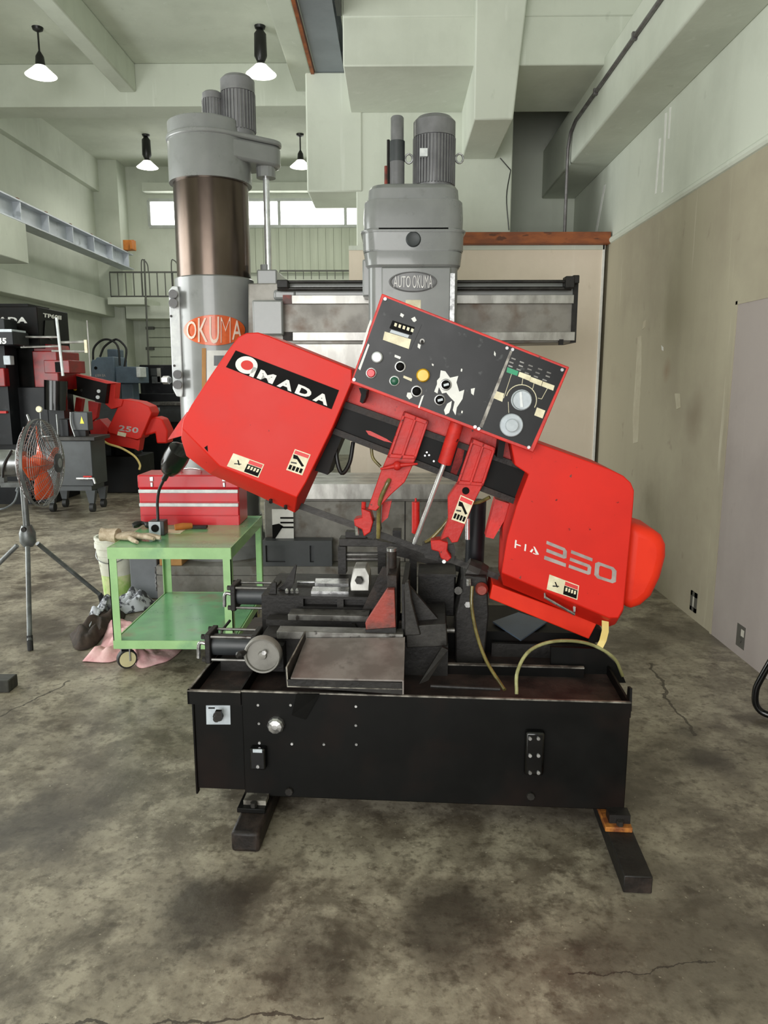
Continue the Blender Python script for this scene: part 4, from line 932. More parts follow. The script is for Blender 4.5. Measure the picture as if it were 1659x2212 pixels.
kn = sp('speed_knob', disc(1126, 864, VF-.002, 21.5, .03, n=24, prof=[(1.05, 0), (1.05, .2), (.95, .3), (.9, 1), (.02, 1.02)]), 'knob_grey', cp, smooth=40)
sp('knob_pointer', PR([(1122, 846), (1127, 847), (1130, 880), (1124, 880)], VF-.036, VF-.03), 'plastic_white', cp)
kn = sp('feed_knob', disc(1104, 918, VF-.002, 25, .035, n=28, prof=[(1, 0), (1, .4), (.93, .5), (.55, .5), (.55, 1), (.5, 1.05), (.02, 1.05)]), 'knob_grey', cp, smooth=35)
for i in range(5):
    for j in range(3):
        x, y = 1106+i*19+random.uniform(-2, 2)-j*4, 772+i*7.5+j*8
        sp('panel_text', PR([(x, y), (x+9, y+3.5), (x+8, y+6), (x-1, y+3)], VF-.0027, VF-.002), 'rail_steel', cp)
for x, y in ((765, 820), (832, 646), (1026, 922), (1034, 926), (1142, 966), (1107, 755), (1095, 752), (1214, 799)): sp('panel_screw', disc(x, y, VF-.002, 4, .004, n=8), 'bright_steel', cp)
sp('panel_bracket', PR([(775, 838), (792, 843), (790, 858), (783, 872), (777, 868), (780, 852)], .30, .40), 'black')
sp('panel_bracket', PR([(1078, 950), (1092, 955), (1086, 992), (1073, 988)], .30, .40), 'black')
# ============================================================ radial drill
YC = 5.7
XC = W(468, 720, YC).x
RC = 82 * YC * .985 / FPX
dr = thing('radial_drill', 'tall grey radial drill with bare steel column and long arm behind the saw', 'drill', (XC, YC, 0))
def dp(name, mb, mat, parent=None, **k): return put(name, mb, mat, parent or dr, **k)
ZB = .27
base = dp('base_plate', MB().box((-1.72, 5.2, 0), (1.3, 6.5, ZB-.07)).box((-1.72, 5.2, ZB-.06), (1.3, 6.5, ZB)), 'cast_grey')
dp('base_groove', BX((-1.71, 5.215, ZB-.07), (1.29, 6.49, ZB-.06)), 'cast_grey', base)
dp('column_flange', MB().lathe((XC, YC, ZB), [(.36, 0), (.36, .10), (RC+.02, .16), (RC+.01, .30)], n=40), 'grey_paint', smooth=40)
zs = W(468, 592, YC-RC).z; zh = W(468, 378, YC-RC).z
dp('column_sleeve', MB().lathe((XC, YC, ZB+.28), [(RC*.99, 0), (RC*.99, .1), (RC, .12), (RC, zs-ZB-.28-.01), (RC-.012, zs-ZB-.28)], n=64), 'grey_paint', smooth=40)
rc_ = RC*.93
dp('column', MB().lathe((XC, YC, zs-.05), [(rc_, 0), (rc_, zh-zs+.15)], n=64), 'column_steel', smooth=40)
# top housing: drum plus bracket that carries the elevating screw
zt = W(455, 285, YC-RC).z; XRd, YRd = W(577, 470, 5.75).x, 5.75
rd = RC*1.02
dp('top_drum', MB().lathe((XC, YC, zh), [(rd, 0), (rd, zt-zh), (rd*.97, zt-zh+.02)], n=64), 'grey_paint', smooth=40)
def hull2(c1, r1, c2, r2, n=20):
    c1, c2 = Vector(c1), Vector(c2); d = c2-c1; a0 = math.atan2(d.y, d.x); k = math.acos((r1-r2)/d.length)
    out = [(c2.x+r2*math.cos(a0+t), c2.y+r2*math.sin(a0+t)) for t in [-k + 2*k*i/n for i in range(n+1)]]
    out += [(c1.x+r1*math.cos(a0+t), c1.y+r1*math.sin(a0+t)) for t in [k + (2*math.pi-2*k)*i/(2*n) for i in range(2*n+1)]]
    return out
H = hull2((XC, YC), rd*.985, (XRd+.0, YRd+.02), .105)
za = W(590, 352, 5.62).z
dp('screw_bracket', MB().loft([[(x, y, za) for x, y in H], [(x, y, zt) for x, y in H]]), 'grey_paint', bevel=.02, smooth=40)
H2 = hull2((XC, YC), rd*1.03, (XRd+.0, YRd+.02), .115)
dp('housing_lid', MB().loft([[(x, y, zt) for x, y in H2], [(x, y, zt+.035) for x, y in H2]]), 'grey_paint', bevel=.01, smooth=40)
zl = zt+.035
dp('lid_step', MB().lathe((XC-.02, YC, zl), [(rd*.92, 0), (rd*.92, .09), (rd*.88, .10)], n=48), 'grey_paint', smooth=40)
dp('bracket_boss', MB().cyl((XRd, YRd, za-.07), (XRd, YRd, za), .07), 'grey_paint')
zn = W(575, 600, YRd).z
dp('elevating_screw', MB().cyl((XRd, YRd, zn-.3), (XRd, YRd, za), .024, n=20), 'chrome', smooth=40)
a, b_ = pbox(555, 582, 598, 625, 5.62, .6)
nb = dp('nut_box', BX(a, b_), 'grey_paint', bevel=.01)
dp('nut_cap', MB().cyl((a[0]+.04, 5.75, b_[2]), (a[0]+.04, 5.75, b_[2]+.05), .035), 'grey_paint', nb)
# motors on top
def motor(cx, cy, z0, z1, r, par_name, mat, nf=36, dome=True):
    mo = dp(par_name, MB().lathe((cx, cy, z0), [(r*.86, 0), (r*.92, (z1-z0)*.1), (r*.92, (z1-z0)*.74), (r*1.0, (z1-z0)*.74), (r*1.0, (z1-z0)*.94), (r*.8, z1-z0), (.01, z1-z0+.004)], n=40), mat, smooth=40)
    m = MB()
    for i in range(nf):
        t = 2*math.pi*i/nf; c, s = math.cos(t), math.sin(t); w = .005; q0, q1 = r*.90, r*1.02
        h0, h1 = z0+(z1-z0)*.12, z0+(z1-z0)*.73
        P = [(cx+q0*c-w*s, cy+q0*s+w*c), (cx+q1*c-w*s, cy+q1*s+w*c), (cx+q1*c+w*s, cy+q1*s-w*c), (cx+q0*c+w*s, cy+q0*s-w*c)]
        m.loft([[(x, y, h0) for x, y in P], [(x, y, h1) for x, y in P]])
    dp('cooling_fins', m, mat, mo, kind='stuff')
    return mo
mx = W(514, 220, YC).x
motor(mx, YC, zl+.0, W(514, 168, YC).z, 34*YC/FPX, 'lift_motor', 'grey_motor', 30)
mx2 = W(463, 230, YC).x
motor(mx2, YC-.05, zl+.10, W(463, 200, YC-.05).z, 20*YC/FPX, 'clamp_motor', 'grey_motor', 20)
dp('oil_pin', MB().cyl((W(438, 230, YC).x, YC, zl+.05), (W(437, 205, YC).x, YC, W(437, 210, YC).z), .008, n=6), 'bright_steel')
# badge wrapped on the sleeve
def CM(px, py, r):                        # where the sight line meets the sleeve
    d = ray(px, py); ox, oy = -XC, -YC
    A2 = d.x*d.x+d.y*d.y; B2 = 2*(ox*d.x+oy*d.y); C2 = ox*ox+oy*oy-r*r
    D2 = max(0.0, B2*B2-4*A2*C2); t = (-B2-math.sqrt(D2))/(2*A2)
    return CAM + d*t
m = MB(); rows = []
nx, ny = 24, 24
for j in range(ny+1):
    ty = -math.cos(math.pi*j/ny); hw = 66*math.sqrt(max(0, 1-ty*ty)) + .5
    rows.append([CM(463 + hw*(-1+2*i/nx), 713 + 33*ty, RC+.012) for i in range(nx+1)])
m.loft(rows, cap=False, closed=False)
inner = [[Vector((XC + (p.x-XC)*(RC-.005)/(RC+.012), YC + (p.y-YC)*(RC-.005)/(RC+.012), p.z)) for p in r] for r in rows]
edge = [r[0] for r in rows] + [r[-1] for r in rows[::-1]]; edge_i = [r[0] for r in inner] + [r[-1] for r in inner[::-1]]
m.loft([edge, edge_i], cap=False)
bd = dp('maker_badge', m, 'badge_orange', smooth=50)
for i, chh in enumerate('OKUMA'):
    c0 = 403+i*24.6; sm = (.75, 1.0, 1.12, 1.06, .8)[i]
    vs, fs = text_mesh(chh, .5, 1, -.03 if chh == 'M' else .004); m = MB()
    m.add([CM(c0 + 21*x, 713 + 26*sm - 52*sm*y, RC+.012+.008*(z+.5)) for x, y, z in vs], fs)
    dp('badge_letter', m, 'badge_letter', bd)
m = MB(); m.loft([[CM(447+x*48/6, y, RC+.003) for x in range(7)] for y in (757, 852)], cap=False, closed=False)
pp = dp('paper_notice', m, 'paper')
m = MB(); m.loft([[CM(462+x*30/4, y, RC+.005) for x in range(5)] for y in (768, 790)], cap=False, closed=False)
dp('notice_print', m, 'box_grey', pp)
m = MB(); m.loft([[CM(436+x*9/2, y, RC+.003) for x in range(3)] for y in (752, 850)], cap=False, closed=False)
dp('notice_edge', m, 'cardboard', pp)
# clamp bar with bolts on the sleeve
P = [(364, 628), (372, 618), (383, 618), (387, 632), (395, 845), (393, 858), (381, 856), (373, 840)]
Yb = YC-.20
cb = dp('clamp_bar', MB().prism([W(x, y, Yb) for x, y in P], (0, .08, 0)), 'plastic_white', bevel=.006)
dp('clamp_lug', MB().prism([W(386, 625, Yb+.02), W(402, 625, Yb+.02), W(408, 850, Yb+.02), W(392, 850, Yb+.02)], (0, .05, 0)), 'grey_paint', cb)
for x, y in ((374, 637), (374, 656), (383, 809), (383, 831)):
    p = W(x, y, Yb); dp('clamp_bolt', MB().cyl(p, p+Vector((.02, -.07, 0)), .033, .03, n=14), 'grey_motor', cb)
for x, y in ((370, 683), (377, 790)):
    p = W(x, y, Yb); dp('clamp_screw', MB().cyl(p, p+Vector((0, -.006, 0)), .009, n=8), 'dark_steel', cb)
p = W(366, 821, Yb); dp('pinch_nut', MB().cyl(p+Vector((-.05, .02, 0)), p, .03, n=6), 'bright_steel', cb)
# arm
YA = 5.45
ap = [(536, 612), (1245, 606), (1245, 740), (985, 744), (780, 765), (650, 802), (536, 806)]
arm = dp('arm', MB().prism([W(x, y, YA) for x, y in ap], (0, .42, 0)), 'arm_web', bevel=.008)
def ab(name, x0, y0, x1, y1, Y, d, mat, **k): return dp(name, BX(*pbox(x0, y0, x1, y1, Y, d)), mat, arm, **k)
ab('top_band', 612, 612, 1243, 637, YA-.01, .1, 'grey_paint')
ab('slideway', 630, 637, 1240, 656, YA-.03, .05, 'slideway', bevel=.003)
ab('slideway', 632, 717, 1242, 736, YA-.03, .05, 'slideway', bevel=.003)
ab('rail_end', 611, 637, 630, 656, YA-.025, .05, 'red_worn'); ab('rail_end', 611, 717, 632, 736, YA-.025, .05, 'rust_black')
ab('arm_root', 545, 648, 611, 724, YA-.09, .3, 'grey_paint', bevel=.012)
ab('arm_root_top', 590, 625, 640, 648, YA-.02, .25, 'grey_paint', bevel=.02)
ab('belly', 560, 742, 800, 800, YA-.015, .05, 'slideway', bevel=.006)
ab('end_post', 1236, 612, 1247, 740, YA-.02, .4, 'dark_cast')
ab('end_stop_pin', 1208, 733, 1217, 745, YA-.04, .03, 'dark_cast')
p, q = W(598, 609, YA-.08), W(1236, 603, YA-.08)
dp('feed_shaft', MB().cyl(p, (q.x, p.y, p.z), .011, n=10), 'dark_steel', arm)
dp('feed_shaft', MB().cyl(p+Vector((0, .02, -.045)), (q.x, p.y+.02, p.z-.045), .014, n=10), 'dark_steel', arm)
ab('shaft_bearing', 1222, 596, 1242, 622, YA-.12, .1, 'dark_cast', bevel=.006); ab('shaft_bearing', 1238, 594, 1252, 612, YA-.11, .08, 'dark_cast', bevel=.006)
ab('shaft_bearing', 598, 604, 622, 622, YA-.12, .1, 'dark_cast', bevel=.006)
# drill head
YH = 5.12
HX = W(893, 520, YH).x
def rr(hx, hy, r, z, cy=5.40, n=5):
    out = []
    for sx, sy, a0 in ((1, 1, 0), (-1, 1, 90), (-1, -1, 180), (1, -1, 270)):
        for i in range(n+1):
            t = R(a0 + 90*i/n); out.append(Vector((HX + sx*(hx-r) + r*math.cos(t), cy + sy*(hy-r) + r*math.sin(t), z)))
    return out
hk = YH/FPX*.985
def hz(y): return W(893, y, YH).z
def sec(px, y, hy=.30, r=.10): return rr(px*hk, hy, r, hz(y))
head = dp('drill_head', MB().loft([sec(95, 800, .27, .06), sec(95, 574, .27, .06)]), 'grey_paint', smooth=30)
dp('head_collar', MB().loft([sec(97, 577, .29), sec(101, 572), sec(104, 545), sec(101, 541), sec(106, 540), sec(107, 503), sec(111, 499), sec(111, 496), sec(104, 493)]), 'grey_paint', smooth=30)
dp('collar_seam', MB().loft([sec(107.5, 502, .304), sec(107.5, 499.5, .304)]), 'grey_paint')
dp('collar_seam', MB().loft([sec(105, 542, .302), sec(105, 540.5, .302)]), 'grey_paint')
dp('gear_cover', MB().loft([sec(104, 496), sec(105, 470), sec(103, 434), sec(99, 430), sec(96, 428, .28), sec(94, 405, .28), sec(89, 396, .26), sec(80, 393, .24)]), 'grey_paint', smooth=30)
a, b_ = pbox(824, 577, 972, 800, YH-.015, .05)
fp = dp('front_plate', BX(a, b_), 'grey_paint', head, bevel=.008)
a, b_ = pbox(972, 590, 982, 700, YH-.02, .06); dp('plate_hinge', BX(a, b_), 'bright_steel', head)
a, b_ = pbox(783, 560, 800, 640, YH+.08, .2)
dp('side_box', BX(a, b_), 'grey_paint', head, bevel=.01)
a, b_ = pbox(787, 544, 799, 560, YH+.08, .15); dp('side_box_knob', BX(a, b_), 'grey_paint', head, bevel=.01)
k_ = W(893, 517, YH-.02)
dp('sight_glass', MB().lathe(k_+Vector((0, .04, 0)), [(.05, 0), (.05, .04), (.042, .05), (.03, .045), (.001, .045)], (0, -1, 0), 24), 'machine_dark', head, smooth=40)
# oval badge on the head
c = W(892, 609, YH-.015); m = MB(); ex, ez = 51*hk, 21*hk
ov = lambda s, y: [Vector((c.x+ex*s*math.cos(2*math.pi*i/32), y, c.z+ez*s*math.sin(2*math.pi*i/32))) for i in range(32)]
m.loft([ov(1, YH-.012), ov(1, YH-.022), ov(.94, YH-.026), ov(.88, YH-.020)])
ob = dp('head_badge', m, 'grey_motor', smooth=30)
Y_ = YH-.020
dp('badge_word', text_on('OKUMA', [(c.x-ex*.02, Y_, c.z+ez*.62), (c.x+ex*.80, Y_, c.z+ez*.62), (c.x+ex*.80, Y_, c.z-ez*.62), (c.x-ex*.02, Y_, c.z-ez*.62)], (0, -1, 0), extrude=.006), 'slideway', ob)
dp('badge_word', text_on('AUTO', [(c.x-ex*.80, Y_, c.z+ez*.55), (c.x-ex*.10, Y_, c.z+ez*.55), (c.x-ex*.10, Y_, c.z-ez*.55), (c.x-ex*.80, Y_, c.z-ez*.55)], (0, -1, 0), extrude=.006), 'slideway', ob)
a, b_ = pbox(876, 648, 909, 668, YH-.017, .003); dp('name_sticker', BX(a, b_), 'cream', head)
# spindle tube and motor on the head
zc = hz(396)
sx_ = W(858, 320, 5.35).x; zt2 = W(858, 252, 5.35).z
spd = dp('spindle_tube', MB().lathe((sx_, 5.35, zc-.02), [(.050, 0), (.050, .24), (.044, .245), (.044, zt2-zc+.01), (.036, zt2-zc+.02)], n=24), 'grey_motor', smooth=40)
zb2 = W(858, 325, 5.3).z
dp('spindle_band', MB().lathe((sx_, 5.35, zb2-.06), [(.0515, 0), (.0515, .13)], n=24), 'machine_dark', spd, smooth=40)
dp('spindle_rod', MB().cyl((sx_-.06, 5.37, zc-.02), (sx_-.06, 5.37, W(850, 300, 5.35).z), .010, n=8), 'dark_cast', spd)
dp('spindle_rod', MB().cyl((sx_-.075, 5.37, zc-.02), (sx_-.075, 5.37, W(850, 357, 5.35).z), .012, n=8), 'red_worn', spd)
mx = W(938, 320, 5.40).x
hm = motor(mx, 5.40, zc-.01, W(938, 256, 5.40).z, 43.5*5.4*.97/FPX, 'spindle_motor', 'grey_motor', 40)
rm = 43.5*5.4*.97/FPX
dp('motor_plate', BX((mx-rm*.72, 5.40-rm*1.06, W(912, 342, 5.3).z), (mx-rm*.36, 5.40-rm*.85, W(912, 325, 5.3).z)), 'plastic_white', hm)
for s in (-1, 1):
    q = Vector((mx+s*(rm+.03), 5.40, W(883, 343, 5.4).z))
    dp('eye_bolt', MB().tube([q+Vector((.025*math.cos(t), 0, .03*math.sin(t))) for t in [2*math.pi*i/14 for i in range(15)]], .007, 6), 'bright_steel', hm, smooth=60)
# box table on the base
tz = W(840, 1045, 5.36).z
tb = thing('box_table', 'grey cast iron box table with dark groove standing on the drill base', 'machine table', (-.2, 5.6, ZB))
put('table_body', BX((-.95, 5.36, ZB), (.62, 6.0, tz-.13)), 'cast_grey', tb, bevel=.006)
tm_ = MB().box((-.95, 5.34, tz-.11), (.62, 6.02, tz-.03)); ye = [5.34, 5.5, 5.53, 5.68, 5.71, 5.86, 5.89, 6.02]
for k_ in range(0, 8, 2): tm_.box((-.95, ye[k_], tz-.03), (.62, ye[k_+1], tz))
put('table_top', tm_, 'slideway', tb)
put('front_groove', BX((-.94, 5.37, tz-.13), (.61, 6.0, tz-.11)), 'cast_grey', tb)
p = W(875, 1100, 5.36).x
put('joint_line', BX((p-.004, 5.357, ZB), (p+.004, 5.361, tz-.13)), 'dark_cast', tb)
for i, y in enumerate((5.5, 5.68, 5.86)): put('slot', BX((-.949, y+.001, tz-.03), (.619, y+.029, tz-.027)), 'cast_grey', tb)
# black box with papers standing on the base
a, b_ = pbox(568, 1168, 717, 1209, 5.22, .10)
bxx = thing('angle_box', 'dark steel box with shallow pockets lying on the drill base', 'steel box', ((a[0]+b_[0])/2, 5.27, ZB))
p0, p1, p2, p3 = a[0]+.02, a[0]+.16, b_[0]-.16, b_[0]-.13; q0, q1 = ZB+.03, b_[2]-.035
mb_ = MB().box((a[0], 5.25, ZB), (b_[0], 5.335, b_[2])).box((a[0], 5.215, q1), (b_[0], 5.25, b_[2])).box((a[0], 5.215, ZB), (b_[0], 5.25, q0))
for c0, c1 in ((a[0], p0), (p1, p2), (p3, b_[0])): mb_.box((c0, 5.215, q0), (c1, 5.25, q1))
put('body', mb_, 'machine_dark', bxx)
for c0, c1 in ((p0, p1), (p2, p3)): put('pocket', BX((c0, 5.247, q0), (c1, 5.252, q1)), 'machine_dark', bxx)
zt3 = b_[2]
for P, mt in (([(590, 1102), (608, 1102), (606, 1121), (590, 1121)], 'paper'), ([(610, 1104), (634, 1106), (633, 1133), (606, 1126)], 'paper'), ([(603, 1128), (609, 1124), (592, 1152), (584, 1152)], 'paper'), ([(610, 1141), (634, 1140), (634, 1156), (611, 1155)], 'cream')):
    pass
pz = zt3
ps = thing('shop_catalogues', 'white printed papers leaning upright on the dark steel box', 'papers', (W(612, 1150, 5.30).x, 5.30, pz))
x0 = W(588, 1130, 5.30).x; x1 = W(634, 1130, 5.30).x; z1 = W(612, 1100, 5.30).z
put('sheet', BX((x0, 5.300, pz), (x1, 5.304, z1)), 'paper', ps)
for k in range(3): put('print_bar', BX((x0+.06, 5.297, z1-.07-k*.035), (x1, 5.300, z1-.058-k*.035)), 'label_black', ps)
put('print_block', MB().prism([(x0, 5.297, pz), (x0+.02, 5.297, pz), (x0+.08, 5.297, pz+.09), (x0+.05, 5.297, pz+.11), (x0, 5.297, pz+.10)], (0, .003, 0)), 'label_black', ps)
# ============================================================ green trolley and what stands on and under it
A_ = G(250, 1395, .15)
TX0, TY0 = W(232, 1190, 3.9).x, 3.9
TX1 = W(498, 1190, 3.9).x; TY1 = 4.86; TZ = .705
tr = thing('green_trolley', 'pale green steel trolley with two shelves and swivel casters', 'trolley', ((TX0+TX1)/2, 4.38, 0))
def tp(name, mb, mat, par=None, **k): return put(name, mb, mat, par or tr, **k)
lw = .045
tp('top_shelf', MB().box((TX0, TY0, TZ-.012), (TX1, TY1, TZ)), 'trolley_shelf')
tp('top_apron', MB().box((TX0, TY0-.002, TZ-.062), (TX1, TY0+.004, TZ+.001)).box((TX0, TY1-.004, TZ-.062), (TX1, TY1+.002, TZ+.001)).box((TX0-.002, TY0, TZ-.062), (TX0+.004, TY1, TZ+.001)).box((TX1-.004, TY0, TZ-.062), (TX1+.002, TY1, TZ+.001)), 'trolley_green')
LZ = .165
tp('lower_shelf', BX((TX0+.01, TY0, LZ), (TX1-.01, TY1, LZ+.012)), 'trolley_shelf')
tp('lower_apron', MB().box((TX0, TY0-.002, LZ-.035), (TX1, TY0+.004, LZ+.013)).box((TX0, TY1-.004, LZ-.035), (TX1, TY1+.002, LZ+.013)).box((TX0-.002, TY0, LZ-.035), (TX0+.004, TY1, LZ+.013)).box((TX1-.004, TY0, LZ-.035), (TX1+.002, TY1, LZ+.013)), 'trolley_green')
for sx, x in ((1, TX0), (-1, TX1)):
    for sy, y in ((1, TY0), (-1, TY1)):
        tp('leg', MB().box((x, y, LZ-.035), (x+sx*lw, y+sy*.005, TZ)).box((x, y, LZ-.035), (x+sx*.005, y+sy*lw, TZ)), 'trolley_green')
        cx, cy = x+sx*.05, y+sy*.05
        cst = tp('caster', MB().box((cx-.03, cy-.03, LZ-.045), (cx+.03, cy+.03, LZ-.035)).box((cx-.027, cy-.02, .045), (cx-.021, cy+.02, LZ-.045)).box((cx+.021, cy-.02, .045), (cx+.027, cy+.02, LZ-.045)), 'fan_metal')
        ax = Vector((.55, -.83, 0)) if sx > 0 and sy > 0 else Vector((1, 0, 0)); ax.normalize()
        c = Vector((cx, cy, .055))
        tp('tyre', MB().lathe(c-ax*.02, [(.035, 0), (.052, .002), (.055, .008), (.055, .032), (.052, .038), (.035, .04)], ax, 28), 'rubber', cst, smooth=40)
        tp('wheel_disc', MB().lathe(c-ax*.021, [(.004, 0), (.045, 0), (.045, .042), (.004, .042)], ax, 28), 'wheel_cream', cst)
# red tool chest
BX0, BX1 = W(300, 1080, 4.54).x, W(516, 1080, 4.54).x; BY0, BY1 = 4.54, 4.80; BZ1 = W(400, 1026, 4.54).z
tc_ = thing('tool_chest', 'red metal tool chest with two white-edged drawers on the green trolley', 'toolbox', ((BX0+BX1)/2, 4.67, TZ))
put('body', BX((BX0, BY0+.01, TZ), (BX1, BY1, BZ1-.085)), 'red_toolbox', tc_, bevel=.005)
put('lid', BX((BX0-.004, BY0, BZ1-.085), (BX1+.004, BY1+.003, BZ1)), 'red_toolbox', tc_, bevel=.010)
hz_ = (BZ1-.085-TZ)
for i in range(2):
    z1 = BZ1-.09-i*hz_*.37
    d = put('drawer', BX((BX0+.008, BY0-.004, z1-hz_*.34), (BX1-.004, BY0+.012, z1)), 'red_toolbox', tc_, bevel=.003)
    put('drawer_pull', BX((BX0+.004, BY0-.016, z1-.022), (BX1-.002, BY0-.003, z1)), 'plastic_white', d, bevel=.004)
put('skirt', BX((BX0+.012, BY0+.004, TZ), (BX1-.006, BY0+.012, TZ+hz_*.24)), 'red_toolbox', tc_)
for fx in (.14, .86):
    x = BX0+(BX1-BX0)*fx
    h = put('hasp', MB().box((x-.012, BY0-.008, BZ1-.04), (x+.012, BY0, BZ1-.01)).box((x-.008, BY0-.010, BZ1-.075), (x+.008, BY0-.004, BZ1-.045)), 'bright_steel', tc_, bevel=.003)
put('handle', MB().tube(smooth_path([(BX0+.24, 4.68, BZ1), (BX0+.24, 4.66, BZ1+.02), (BX0+.30, 4.66, BZ1+.028), (BX0+.36, 4.66, BZ1+.02), (BX0+.36, 4.68, BZ1)], 4), .007, 8), 'chrome', tc_, smooth=60)
# black work lamp with a flexible neck
lx = W(341, 1138, 4.25).x
wl = thing('work_lamp', 'black gooseneck work lamp with cube magnet foot on the trolley', 'lamp', (lx, 4.25, TZ))
fb = put('magnet_foot', BX((lx-.045, 4.22, TZ), (lx+.045, 4.30, TZ+.085)), 'machine_dark', wl, bevel=.004)
put('foot_face', BX((lx-.043, 4.217, TZ+.003), (lx+.025, 4.220, TZ+.082)), 'knob_grey', fb)
put('foot_dial', MB().cyl((lx-.005, 4.208, TZ+.045), (lx-.005, 4.218, TZ+.045), .022), 'label_black', fb)
pt = [W(341, 1118, 4.25), W(340, 1085, 4.25), W(344, 1058, 4.24), W(354, 1036, 4.22)]
put('neck', MB().tube(smooth_path([(lx, 4.25, TZ+.08)]+pt, 5), .009, 8), 'hose_black', wl, smooth=60)
h0, h1 = W(355, 1034, 4.22), W(384, 982, 4.15)
ax = (h1-h0).normalized()
put('switch_collar', MB().cyl(h0-ax*.005, h0+ax*.05, .017, n=14), 'hose_black', wl, smooth=40)
put('lamp_hood', MB().lathe(h0+ax*.04, [(.018, 0), (.045, .02), (.065, .07), (.07, .13), (.066, .19), (.045, .205), (.02, .212), (.001, .213)], ax, 24), 'black_gloss', wl, smooth=40)
# glove, black gadget, wooden handled tool
gc = G(275, 1160, TZ+.02)
m = MB(); m.sphere((gc.x, gc.y+.02, TZ+.022), (.085, .055, .024), 14)
for ang, ln in ((-8, .15), (6, .14), (20, .12), (-24, .13)):
    d = Vector((math.cos(R(ang)), math.sin(R(ang))*.8 - .15, 0)); p = Vector((gc.x+.05, gc.y+.01, TZ+.02))
    m.tube([p, p+d*ln*.6+Vector((0, 0, .006)), p+d*ln], [.017, .015, .010], 8)
m.tube([(gc.x-.06, gc.y+.02, TZ+.022), (gc.x-.13, gc.y+.03, TZ+.026), (gc.x-.16, gc.y+.03, TZ+.028)], [.045, .036, .040], 10)
m.tube([(gc.x+.02, gc.y-.02, TZ+.02), (gc.x+.06, gc.y-.07, TZ+.015), (gc.x+.09, gc.y-.10, TZ+.012)], [.016, .014, .010], 8)
tag(put('work_glove', m, 'glove', smooth=80), 'off-white knitted work glove lying on the trolley corner', 'glove')
p = G(305, 1142, TZ)
m = MB().tube(smooth_path([(p.x-.05, p.y, TZ+.018), (p.x, p.y+.03, TZ+.03), (p.x+.05, p.y, TZ+.022), (p.x+.10, p.y+.02, TZ+.02)], 4), [.016+.006*math.sin(i) for i in range(13)], 8)
tag(put('power_cord', m, 'hose_black', smooth=60), 'bundled black power cord beside the lamp foot on the trolley', 'cord')
p = G(385, 1146, TZ); q = G(420, 1130, TZ)
tl = thing('wooden_tool', 'short tool with orange wooden handle lying before the tool chest', 'tool', (p.x, p.y, TZ))
put('handle', MB().tube([(p.x-.02, p.y, TZ+.02), (p.x+.02, p.y+.02, TZ+.022), (p.x+.07, p.y+.05, TZ+.02)], [.018, .022, .017], 12), 'wood_orange', tl, smooth=50)
put('blade', BX((p.x+.06, p.y+.04, TZ+.004), (p.x+.16, p.y+.08, TZ+.02)), 'rust_black', tl)
for k_, (px, py) in enumerate(((375, 1150),)):
    p = G(px, py, TZ); tag(put('paper_scrap', BX((p.x-.05, p.y-.03, TZ), (p.x+.05, p.y+.08, TZ+.002)), 'cream'), 'cream paper scrap lying flat on the trolley top', 'paper')
# bucket, grey box, cardboard under and behind the trolley
p = G(252, 1292); by = 5.42; bx_ = W(252, 1230, by).x
bk = thing('plastic_bucket', 'white plastic bucket with green lower half behind the trolley', 'bucket', (bx_, by, 0))
put('shell', MB().lathe((bx_, by, .16), [(.112, 0), (.130, .15), (.133, .152), (.138, .21), (.147, .21), (.147, .25), (.140, .25), (.142, .27), (.147, .27), (.147, .29), (.130, .29), (.105, .02)], n=40), 'bucket_white', bk, smooth=35)
put('lower_shell', MB().lathe((bx_, by, 0), [(.102, 0), (.112, .16)], n=40), 'bucket_green', bk, smooth=35)
put('bail', MB().tube(smooth_path([(bx_-.14, by, .36), (bx_-.10, by-.11, .30), (bx_, by-.15, .27), (bx_+.10, by-.11, .30), (bx_+.14, by, .36)], 5), .004, 6), 'fan_metal', bk)
a, b_ = pbox(288, 1186, 336, 1290, 5.35, .25)
gb_ = thing('grey_tin', 'plain grey metal box standing on the floor beside the bucket', 'box', ((a[0]+b_[0])/2, 5.45, 0))
put('body', BX((a[0], 5.28, 0), (-1.74, 5.55, b_[2])), 'box_grey', gb_, bevel=.008)
put('lid', BX((a[0]-.003, 5.277, b_[2]), (-1.738, 5.553, b_[2]+.02)), 'box_grey', gb_, bevel=.006)
put('chain', MB().tube([(-1.755+.006*(i % 2), 5.272, b_[2]-.12-i*.02) for i in range(10)], .006, 6), 'bright_steel', gb_)
a, b_ = pbox(318, 1184, 392, 1214, 5.22, .15)
cbx = thing('cardboard_box', 'flat brown cardboard carton lying on the edge of the drill base', 'carton', ((a[0]+b_[0])/2+.08, 5.3, ZB))
put('body', BX((-1.70, 5.22, ZB), (b_[0], 5.40, ZB+.10)), 'cardboard', cbx, bevel=.004)
put('flap', BX((-1.70, 5.218, ZB+.085), (b_[0]-.05, 5.30, ZB+.105)), 'cardboard', cbx)
